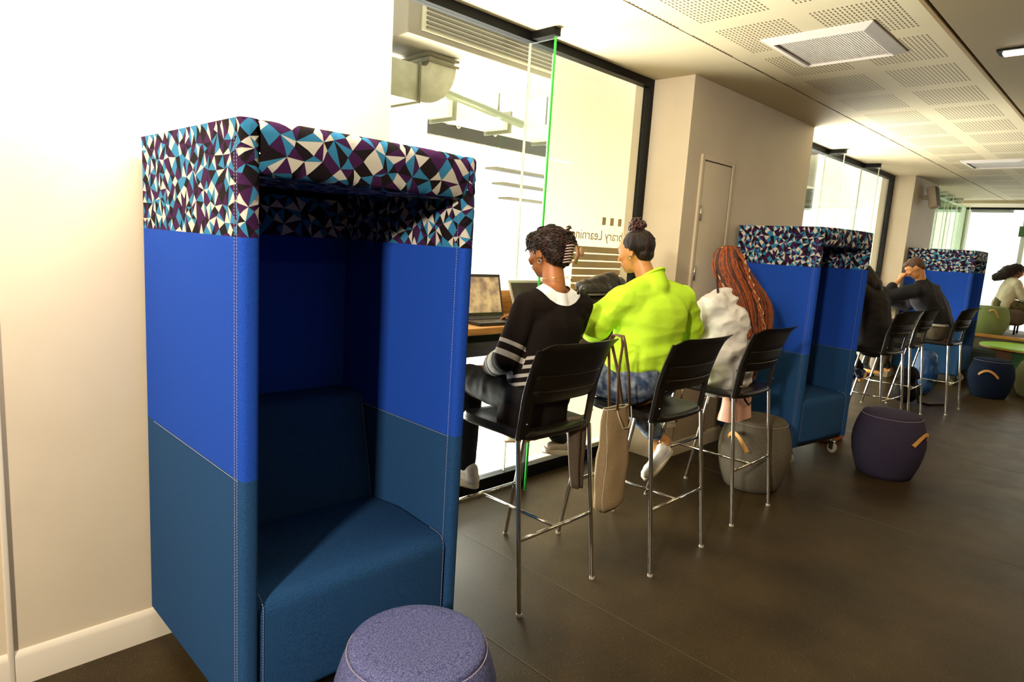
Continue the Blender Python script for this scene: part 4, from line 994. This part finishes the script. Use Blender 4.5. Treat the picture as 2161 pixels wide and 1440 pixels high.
for s in 'LR': chain(mb, leg_pts(J, s), [.11, .08, .05], .004)
obj('trousers', blob(mb, .012, 4), TRB, body)
NAVS = mat('navy_suede', (.01, .015, .05), .8); GUM = mat('gum_sole', (.50, .26, .06), .6)
shoe(body, J['anR'], (7.30, 2.06, .40), (7.58, 2.13, .44), NAVS, GUM); shoe(body, J['anL'], J['heL'], J['toL'], NAVS, GUM)
r_, f_, u_ = F; hc = V(J['head']); mb = MB(); mb.ell(hc+u_*.03-f_*.02, (.09, .105, .09), F); mb.cone(hc-f_*.08, V(J['neck'])+V((0, -.07, .0)), .075, .085); mb.cone(V(J['neck'])+V((0, -.08, 0)), V(J['neck'])+V((.12, -.10, -.09)), .065, .045)
obj('hair', blob(mb, .009, 3, lambda q: .004*noise.noise(V((q.x*50, q.y*50, q.z*10)))), HAIRB, body)

# ===== hunched man (farthest stool)
J = dict(hip=(8.70, 1.75, .90), neck=(8.53, 1.94, 1.455), head=(8.44, 2.005, 1.595), shL=(8.36, 1.94, 1.345), shR=(8.74, 1.86, 1.345), arch=(-.03, .03, 0),
         elL=(8.19, 2.24, 1.225), wrL=(8.325, 2.125, 1.43), elR=(8.80, 2.12, 1.15), wrR=(8.58, 2.42, 1.20),
         knL=(8.45, 2.2, .90), knR=(8.75, 2.22, .89), anL=(8.4, 2.25, .42), heL=(8.4, 2.17, .35), toL=(8.4, 2.36, .35),
         anR=(8.7, 2.25, .42), heR=(8.7, 2.17, .35), toR=(8.7, 2.36, .35), hw=1.1)
F = frame((-.36, 1, -.85))
SK3 = skin_mat('fair_skin', (.66, .31, .12), (.60, .26, .10))
p, body = person('person', 'hunched person with short brown hair resting face on fist in a dark jacket', J, SK3, F, hands=[((8.33, 2.120, 1.435), (.40, -.12, .9), (-.6, .8, .1), 1, 1.3, 1.12), ((8.56, 2.44, 1.20), (-.3, 1, 0), (0, 0, 1), -1, .3)], voxel=.008, W=1.1)
face_parts(p, body, J['head'], F, mat('lip_rose', (.4, .1, .07), .4))
DK = mat('dark_navy_jersey', (.012, .011, .014), .75, bump=.3, bscale=200, spec=.25)
mb = MB(); torso(mb, J, 1.22, .022, low=.0)
for s in 'LR':
    pts = arm_pts(J, s); chain(mb, [pts[0], pts[1], pts[1].lerp(pts[2], .72)], [.078, .066, .044], .004)
me = blob(mb, .009, 4, folds(.009, 8, 31, (1, 1, .5))); nk = V(J['neck']); cut(me, lambda c: min((c-(nk+V((-.03, .03, .055)))).length-.07, c.z-.965))
jm = obj('jacket', me, DK, body)
mb = MB(); h = V(J['hip']); mb.cone(h+V((-.13, 0, .045)), h+V((.13, 0, .045)), .13, .13); me = blob(mb, .01, 3); cut(me, lambda c: min(.990-c.z, c.z-.967)); obj('waistband_stripe', me, mat('pale_band', (.45, .42, .36), .8), body)
mb = MB()
for s in 'LR': chain(mb, leg_pts(J, s), [.12, .085, .055], .004)
mb.cone(h+V((-.1, 0, .01)), h+V((.1, 0, .01)), .135, .135)
obj('trousers', blob(mb, .011, 4, folds(.008, 12, 3)), mat('khaki_trousers', (.085, .062, .035), .85), body)
shoe(body, J['anR'], J['heR'], J['toR'], TRB, GUM, laces=False); shoe(body, J['anL'], J['heL'], J['toL'], TRB, GUM, laces=False)
r_, f_, u_ = F; hc = V(J['head']); mb = MB(); mb.ell(hc+u_*.028-f_*.016, (.080, .094, .084), F); mb.ell(hc+u_*.07+f_*.03, (.06, .06, .035), F); mb.ell(hc-f_*.06-u_*.02, (.066, .04, .05), F)
obj('hair', blob(mb, .007, 3, lambda q: .002*noise.noise(q*60)), mat('short_brown_hair', (.045, .016, .006), .6, col2=(.10, .04, .012), nscale=60), body)

# ------------------------------------------------------------------ bags and cloth
TOTE = mat('beige_linen', (.30, .205, .10), .9, col2=(.42, .30, .17), nscale=260, bump=.7, bscale=420, spec=.1)
TOTEP = mat('pale_piping', (.62, .54, .40), .8)
t = thing('tote_bag', 'beige linen tote bag hanging by its strap from the first stool', 'tote bag', (2.56, 1.78, .32))
def bagm(x0, x1, yc, zt, zb, th, seed=1, lean=0):
    R = []; n = 28
    for k in range(18):
        v = k/17; z = zt+(zb-zt)*v; w0 = (x1-x0)/2*(.86+.16*math.sin(min(1, v*1.2)*PI*.5)-(.10*max(0, v-.86)/.14)**1); tt = th*(.35+.65*math.sin(min(1, v*1.35+.05)*PI*.5)); 
        if v > .93: w0 *= 1-.35*((v-.93)/.07)**2; tt *= 1-.6*((v-.93)/.07)**2
        xc = (x0+x1)/2+lean*v; ring = []
        for j in range(n):
            a = 2*PI*j/n; c, s = math.cos(a), math.sin(a); q = V((xc+math.copysign(abs(c)**.6, c)*w0, yc+math.copysign(abs(s)**.8, s)*tt, z))
            q.y += .012*noise.noise(V((q.x*14+seed, s*2, z*7))); q.x += .006*noise.noise(V((z*15, seed, s))); ring.append(q)
        R.append(ring)
    return R
R = bagm(2.452, 2.675, 1.78, .84, .315, .040, 3, .012)
b = obj('bag_body', MB().rings(R, False, True), TOTE, t, angle=70)
obj('lining_edge', MB().tube(R[0]+[R[0][0]], .0035, 6), TOTEP, b)
obj('pocket_seam', MB().tube([(2.53, 1.755, .842), (2.535, 1.738, .80), (2.565, 1.733, .745), (2.615, 1.734, .742), (2.645, 1.742, .79), (2.652, 1.755, .840)], .003, 6), TOTEP, b)
obj('side_seam', MB().tube([q[17] + V((0, -.002, 0)) for q in R], .0018, 5), TOTEP, b)
for dx, lo in ((0, (2.535, 1.752, .835)), (.02, (2.645, 1.757, .835))):
    x = 2.425+dx
    obj('strap', MB().strap([lo, (x+.06 if dx == 0 else x+.12, 1.730, 1.03), (x+.03, 1.700, 1.165), (x+.014, 1.700, 1.205), (x-.004, 1.735, 1.212), (x+.012, 1.765, 1.17), (x+.065 if dx == 0 else x+.12, 1.785, 1.0), (lo[0], 1.80, .84)], .018, .003, (1, 0, 0)), mat('strap_tan', (.22, .13, .065), .7), t)
# brown cloth hanging under the first stool
mb = MB(); R = []
for k in range(12):
    v = k/11; z = .80-.36*v; x0 = 2.315+.075*v; x1 = 2.45; ring = []
    for j in range(20):
        a = 2*PI*j/20; c, s = math.cos(a), math.sin(a); ring.append(V(((x0+x1)/2+c*(x1-x0)/2, 1.87+s*.022+.012*math.sin(c*7+v*3), z)))
    R.append(ring)
tag(obj('hanging_jacket', mb.rings(R), mat('brown_cloth', (.075, .050, .030), .9, col2=(.12, .08, .05), nscale=180, bump=.5, bscale=300)), 'brown folded jacket hanging below the seat of the first stool', 'jacket')
# pink bag on the grey ottoman
t = thing('handbag', 'pale pink handbag with a dark strap on the grey ottoman', 'handbag', (4.20, 1.93, .51))
PINK = mat('pink_leather', (.62, .33, .22), .45, bump=.1, bscale=100)
bg_ = MB(); R = []
for k in range(10):
    v = k/9; z = .512+.235*v; wx = .165+.02*v-.02*math.sin(PI*v); wy = .065*(1-.45*v); ring = []
    for j in range(28):
        a = 2*PI*j/28; c, s = math.cos(a), math.sin(a); ring.append(V((4.16+math.copysign(abs(c)**.45, c)*wx, 1.92+math.copysign(abs(s)**.6, s)*wy+.006*noise.noise(V((c*3, v*3, s))), z)))
    R.append(ring)
obj('bag_body', bg_.rings(R), PINK, t, angle=60)
obj('strap', MB().strap([(4.10, 1.865, .745), (4.12, 1.845, .66), (4.17, 1.838, .62), (4.23, 1.842, .64), (4.27, 1.865, .745)], .014, .003, (0, 0, 1)), BLACKM, t)
obj('seam', MB().tube([(4.06, 1.857, .52), (4.06, 1.88, .74)], .002, 5), mat('pink_seam', (.35, .16, .10), .5), t)

# laptops
def laptop(label, loc, rz, w_, d_, ang, screen, body_m, keys=True):
    t = thing('laptop', label, 'laptop', loc, rz); K = dict(parent=t, local=True)
    obj('base', MB().rbox(-w_/2, w_/2, -d_, 0, 0, .018, .004), body_m, angle=40, **K)
    k_ = MB()
    for r in range(5):
        for c in range(13):
            x = -w_/2+.03+c*(w_-.06)/13; y = -.028-r*.022; k_.rbox(x, x+(w_-.06)/13-.004, y-.018, y, .018, .0215, .001, 1)
    obj('keyboard', k_, mat('key_black', (.012, .012, .012), .5), smooth=False, **K)
    obj('touchpad', MB().box(-.05, .05, -d_+.02, -d_+.075, .0181, .0188), mat('touchpad_grey', (.05, .05, .05), .3), smooth=False, **K)
    M_ = Matrix.Translation((0, .0, .012)) @ Matrix.Rotation(-ang, 4, 'X')
    lid = obj('lid', MB().rbox(-w_/2, w_/2, -.004, .006, 0, d_*.98, .004, M=M_), body_m, angle=40, **K)
    obj('screen', MB().box(-w_/2+.016, w_/2-.016, -.0052, -.0042, .024, d_*.98-.018, M=M_), screen, smooth=False, parent=lid, local=True)
SCR = mat('screen_map', (.42, .30, .15), .4, col2=(.13, .085, .06), nscale=16, detail=10, emit=None)
nt = SCR.node_tree; nt.links.new([n for n in nt.nodes if n.type == 'MIX'][0].outputs[2], nt.nodes['Principled BSDF'].inputs['Emission Color']); nt.nodes['Principled BSDF'].inputs['Emission Strength'].default_value = .75
laptop('black laptop showing a brown map in front of the woman in black', (2.47, 2.70, 1.156), math.radians(-3), .38, .25, math.radians(14), SCR, mat('laptop_black', (.02, .016, .012), .35))
laptop('open grey laptop with a dark screen beyond the first woman', (2.985, 2.745, 1.156), math.radians(-4), .33, .22, math.radians(24), mat('screen_off', (.045, .035, .025), .15), mat('laptop_silver', (.48, .44, .34), .35, metal=.5))
tag(obj('wireless_mouse', MB().ell((2.72, 2.52, 1.170), (.03, .05, .016)), mat('laptop_black', (.02, .016, .012))), 'black computer mouse on the counter by the first laptop', 'mouse')
tag(obj('notepad', MB().rbox(2.57, 2.68, 2.435, 2.47, 1.157, 1.163, .002), mat('paper', (.8, .78, .70), .7)), 'white notepad on the counter under the hand of the woman in black', 'notepad')
# black bag and teal bottle on the counter
t = thing('backpack', 'black leather bag lying on the counter before the woman in lime', 'bag', (3.48, 2.70, 1.156))
BL = mat('black_leather', (.014, .010, .007), .35, bump=.5, bscale=60, spec=.6)
mb = MB(); mb.cone((3.38, 2.70, 1.335), (3.68, 2.70, 1.36), .045, .075); mb.cone((3.40, 2.70, 1.31), (3.75, 2.70, 1.33), .05, .08); mb.cone((3.36, 2.66, 1.315), (3.65, 2.66, 1.32), .04, .05)
obj('bag_flap', blob(mb, .008, 3, folds(.008, 14, 4)), BL, t)
mb = MB(); mb.cone((3.36, 2.68, 1.225), (3.70, 2.68, 1.235), .055, .065); mb.cone((3.40, 2.72, 1.22), (3.75, 2.72, 1.235), .05, .06); obj('bag_body', blob(mb, .008, 3), BL, t)
obj('zip', MB().box(3.33, 3.66, 2.600, 2.614, 1.288, 1.298), mat('zip_grey', (.20, .18, .14), .4, metal=.6), t, False)
t = thing('water_bottle', 'black flask with a teal cap beside the lime sleeve', 'bottle', (3.38, 2.55, 1.21))
obj('flask', MB().cone((3.41, 2.60, 1.205), (3.39, 2.52, 1.205), .040, .040), BL, t); obj('cap', MB().tube([(3.385, 2.500, 1.207), (3.380, 2.478, 1.207)], .041, 20), mat('teal_plastic', (.0, .32, .42), .35), t, angle=40)
# far counter items
tag(obj('open_book', MB().rbox(8.05, 8.30, 2.45, 2.63, 1.157, 1.180, .003), mat('paper', (.8, .78, .7))), 'white open book on the far counter before the hunched man', 'book')
# dark backpack on the floor
t = thing('backpack', 'black backpack on the floor under the far stools', 'backpack', (8.72, 2.05, 0))
mb = MB(); mb.cone((8.66, 1.96, .14), (8.78, 1.96, .15), .13, .13); mb.cone((8.68, 1.96, .33), (8.77, 1.96, .34), .10, .10); obj('bag_body', drop(blob(mb, .012, 3, folds(.01, 9, 2)), lambda c: c.z < .012), mat('black_nylon', (.005, .004, .004), .8, spec=.1), t)
obj('strap', MB().strap([(8.62, 1.87, .36), (8.56, 1.82, .22), (8.60, 1.80, .06), (8.80, 1.73, .012), (9.02, 1.62, .008)], .03, .004, (0, 0, 1)), mat('black_nylon', (.008, .007, .007)), t)
tag(obj('blue_bag', blob(MB().cone((9.55, 1.98, .28), (9.55, 1.98, .46), .15, .12).cone((9.50, 1.98, .12), (9.6, 1.98, .15), .12, .12), .012, 3, folds(.01, 9, 6)), mat('blue_plastic', (.005, .05, .17), .4)), 'bright blue bag standing behind the farthest stool', 'bag')
mb = MB(); mb.cone((7.05, 1.70, .74), (7.0, 1.80, .30), .03, .04); mb.cone((7.05, 1.72, .72), (6.98, 1.84, .42), .04, .045)
tag(obj('fluffy_coat', blob(MB().cone((6.86, 2.12, .74), (6.86, 2.10, .30), .05, .045).cone((6.80, 2.12, .72), (6.82, 2.12, .36), .04, .04), .010, 2, lambda q: .012*noise.noise(q*55)), mat('fluffy_dark', (.045, .035, .030), .95, col2=(.10, .075, .06), nscale=90, bump=1, bscale=150)), 'fluffy dark coat hanging from the stool of the jacketed person', 'coat')
t = thing('satchel', 'small orange and green satchel on the floor behind the purple ottoman', 'bag', (5.95, 2.05, 0))
obj('bag_body', MB().rbox(6.02, 6.34, 1.86, 2.02, .002, .14, .02), mat('orange_cloth', (.45, .12, .02), .7), t); obj('bag_pocket', MB().rbox(6.06, 6.24, 1.845, 1.865, .06, .13, .006), mat('green_cloth', (.10, .30, .03), .7), t)

# ------------------------------------------------------------------ far end: platform, table, woman
struct('floor_platform', MB().box(12.9, 15.2, -4.2, 2.85, 0, .555), mat('platform_grey', (.16, .14, .10), .7))
struct('trim_5', MB().rbox(12.80, 12.98, -4.2, 2.6, .557, .60, .006), mat('platform_nosing', (.45, .20, .05), .3), smooth=True)
t = thing('low_table', 'low table with a lime green top and wooden side at the far end', 'table', (12.2, 1.3, 0))
LG = mat('lime_laminate', (.30, .62, .02), .4)
obj('tabletop', MB().lathe([(.60, .50), (.62, .503), (.62, .522), (.60, .525)], (12.25, 1.25, 0), 48), LG, t, angle=40)
obj('table_edge', MB().lathe([(.622, .488), (.624, .488), (.624, .507), (.622, .507)], (12.25, 1.25, 0), 48), WOOD, t, angle=40)
obj('wood_panel', MB().box(11.98, 12.02, 1.42, 1.70, .02, .488), mat('brown_panel', (.22, .09, .025), .5), t, False)
obj('green_panel', MB().box(11.98, 12.02, .85, 1.419, .02, .488), mat('green_panel', (.02, .16, .02), .5), t, False)
obj('plinth', MB().box(12.03, 12.5, .88, 1.66, 0, .03), BLACKM, t, False)
ZP = .557
def up_ottoman():
    t = make_ottoman('sage green felt ottoman with tan strap on the raised platform', (13.45, 1.98, ZP), O6, .48, 1.12, (cama(13.45, 1.98)+.15, .40, .30, .25)); return t
up_ottoman()
t = thing('stool_chair', 'low brown upholstered seat on black legs under the far woman', 'chair', (14.25, 1.96, ZP))
obj('seat', MB().rbox(14.0, 14.5, 1.60, 2.18, ZP+.15, ZP+.43, .08, 6), mat('brown_felt', (.075, .05, .03), .9, col2=(.12, .08, .05), nscale=200), t)
for x in (14.08, 14.42):
    for y in (1.70, 2.08): obj('leg', MB().tube([(x, y, ZP), (x, y, ZP+.16)], .015), BLACKM, t)
t = thing('armchair', 'teal armchair behind the sage green ottoman', 'armchair', (14.5, 2.6, ZP))
TEAL = mat('teal_felt', (.015, .10, .12), .9, col2=(.03, .16, .19), nscale=150)
obj('backrest', MB().rbox(14.2, 14.9, 2.50, 2.78, ZP+.25, ZP+.95, .07, 5), TEAL, t); obj('seat', MB().rbox(14.2, 14.9, 2.26, 2.53, ZP+.10, ZP+.42, .05, 5), TEAL, t); 
for x in (14.3, 14.8):
    for y in (2.32, 2.70): obj('leg', MB().tube([(x, y, ZP), (x, y, ZP+.26)], .015), BLACKM, t)
Z0 = ZP+.395
J = dict(hip=(14.25, 1.96, Z0+.10), neck=(14.33, 1.90, Z0+.56), head=(14.38, 1.83, Z0+.69), shL=(14.50, 1.96, Z0+.48), shR=(14.17, 1.79, Z0+.48),
         elL=(14.60, 1.80, Z0+.26), wrL=(14.55, 1.56, Z0+.22), elR=(14.22, 1.68, Z0+.24), wrR=(14.38, 1.46, Z0+.22),
         knL=(14.50, 1.58, Z0+.06), knR=(14.28, 1.52, Z0+.06), anL=(14.5, 1.50, ZP+.08), heL=(14.5, 1.55, ZP+.04), toL=(14.52, 1.38, ZP+.03),
         anR=(14.3, 1.45, ZP+.08), heR=(14.3, 1.50, ZP+.04), toR=(14.32, 1.33, ZP+.03))
F = frame((.35, -1, -.45))
p, body = person('person', 'person with loose dark hair and a cream blouse working on the far platform', J, SK1, F, hands=[((14.55, 1.55, Z0+.22), (0, -1, 0), (0, 0, 1), 1, .4), ((14.38, 1.45, Z0+.22), (0, -1, 0), (0, 0, 1), -1, .4)], voxel=.009)
face_parts(p, body, J['head'], F, mat('lip_brown', (.22, .05, .03), .4))
mb = MB(); torso(mb, J, 1.12, .02, low=-.0)
for s in 'LR':
    pts = arm_pts(J, s); chain(mb, [pts[0], pts[1], pts[1].lerp(pts[2], .8)], [.062, .066, .04], .006)
me = blob(mb, .010, 3, folds(.009, 9, 17)); nk = V(J['neck']); cut(me, lambda c: (c-(nk+V((0, 0, .05)))).length-.07)
obj('blouse', me, mat('cream_blouse', (.60, .52, .38), .8), body)
mb = MB(); h = V(J['hip']); chain(mb, [h+V((.08, 0, 0)), V(J['knL'])], [.12, .09]); chain(mb, [h+V((-.08, 0, 0)), V(J['knR'])], [.12, .09]); mb.cone(h+V((0, 0, .06)), h, .12, .13)
chain(mb, [V(J['knL']), V(J['anL'])+V((0, 0, .2))], [.085, .10]); chain(mb, [V(J['knR']), V(J['anR'])+V((0, 0, .2))], [.085, .10])
obj('skirt', blob(mb, .012, 4), mat('camouflage_cloth', (.035, .045, .012), .9, col2=(.14, .09, .03), nscale=14), body)
shoe(body, J['anL'], J['heL']-V((0, 0, .035)) if False else V(J['heL'])-V((0, 0, .035)), V(J['toL'])-V((0, 0, .025)), SNEAK, SOLE, laces=False); shoe(body, J['anR'], V(J['heR'])-V((0, 0, .035)), V(J['toR'])-V((0, 0, .025)), SNEAK, SOLE, laces=False)
r_, f_, u_ = F; hc = V(J['head']); mb = MB(); mb.ell(hc+u_*.03-f_*.02, (.09, .105, .09), F); bk_ = V((-.05, .22, -.10))
mb.cone(hc-f_*.05+u_*.01, hc+V((-.05, .13, -.03)), .105, .125); mb.cone(hc+V((-.05, .13, -.03)), hc+V((-.10, .28, -.13)), .125, .07)
hair = obj('hair', blob(mb, .009, 3, lambda q: .016*noise.noise(V((q.x*30, q.y*30, q.z*36)))), HAIRB, body)
t = thing('study_table', 'white topped table before the far woman', 'table', (14.5, 1.2, ZP))
obj('tabletop', MB().rbox(14.1, 14.95, .80, 1.55, ZP+.535, ZP+.56, .005), mat('white_laminate', (.85, .83, .78), .4), t, angle=40); obj('pedestal', MB().tube([(14.5, 1.2, ZP+.02), (14.5, 1.2, ZP+.535)], .03).lathe([(.25, ZP), (.25, ZP+.015), (.03, ZP+.03)], (14.5, 1.2, 0), 32), BLACKM, t, angle=40)
# green exit-style sign on the end glazing
t = thing('hanging_sign', 'small dark green sign hanging at the right edge of the end window', 'sign', (15.1, 1.9, 2.3))
obj('sign_board', MB().rbox(15.14, 15.16, 1.62, 2.02, 2.27, 2.46, .004), mat('sign_green', (.03, .09, .02), .5), t)

# ------------------------------------------------------------------ shared groups
for o in COL.objects:
    if o.parent: continue
    n_ = o.name.split('.')[0]
    g_ = dict(bar_stool='black bar stools along the counters', privacy_pod_seat='blue booth seats along the window wall', ottoman='felt ottomans on the floor', ceiling_vent='slatted ceiling vents',
              wall_shelf='thin shelves beyond the glass', pull_ring='pull rings by the dark panel', person='people sitting and working', bar_counter='oak counters under the windows', laptop='laptops on the near counter', canopy_beam='canopy beams outside').get(n_)
    if g_ and not o.get('kind'): o['group'] = g_
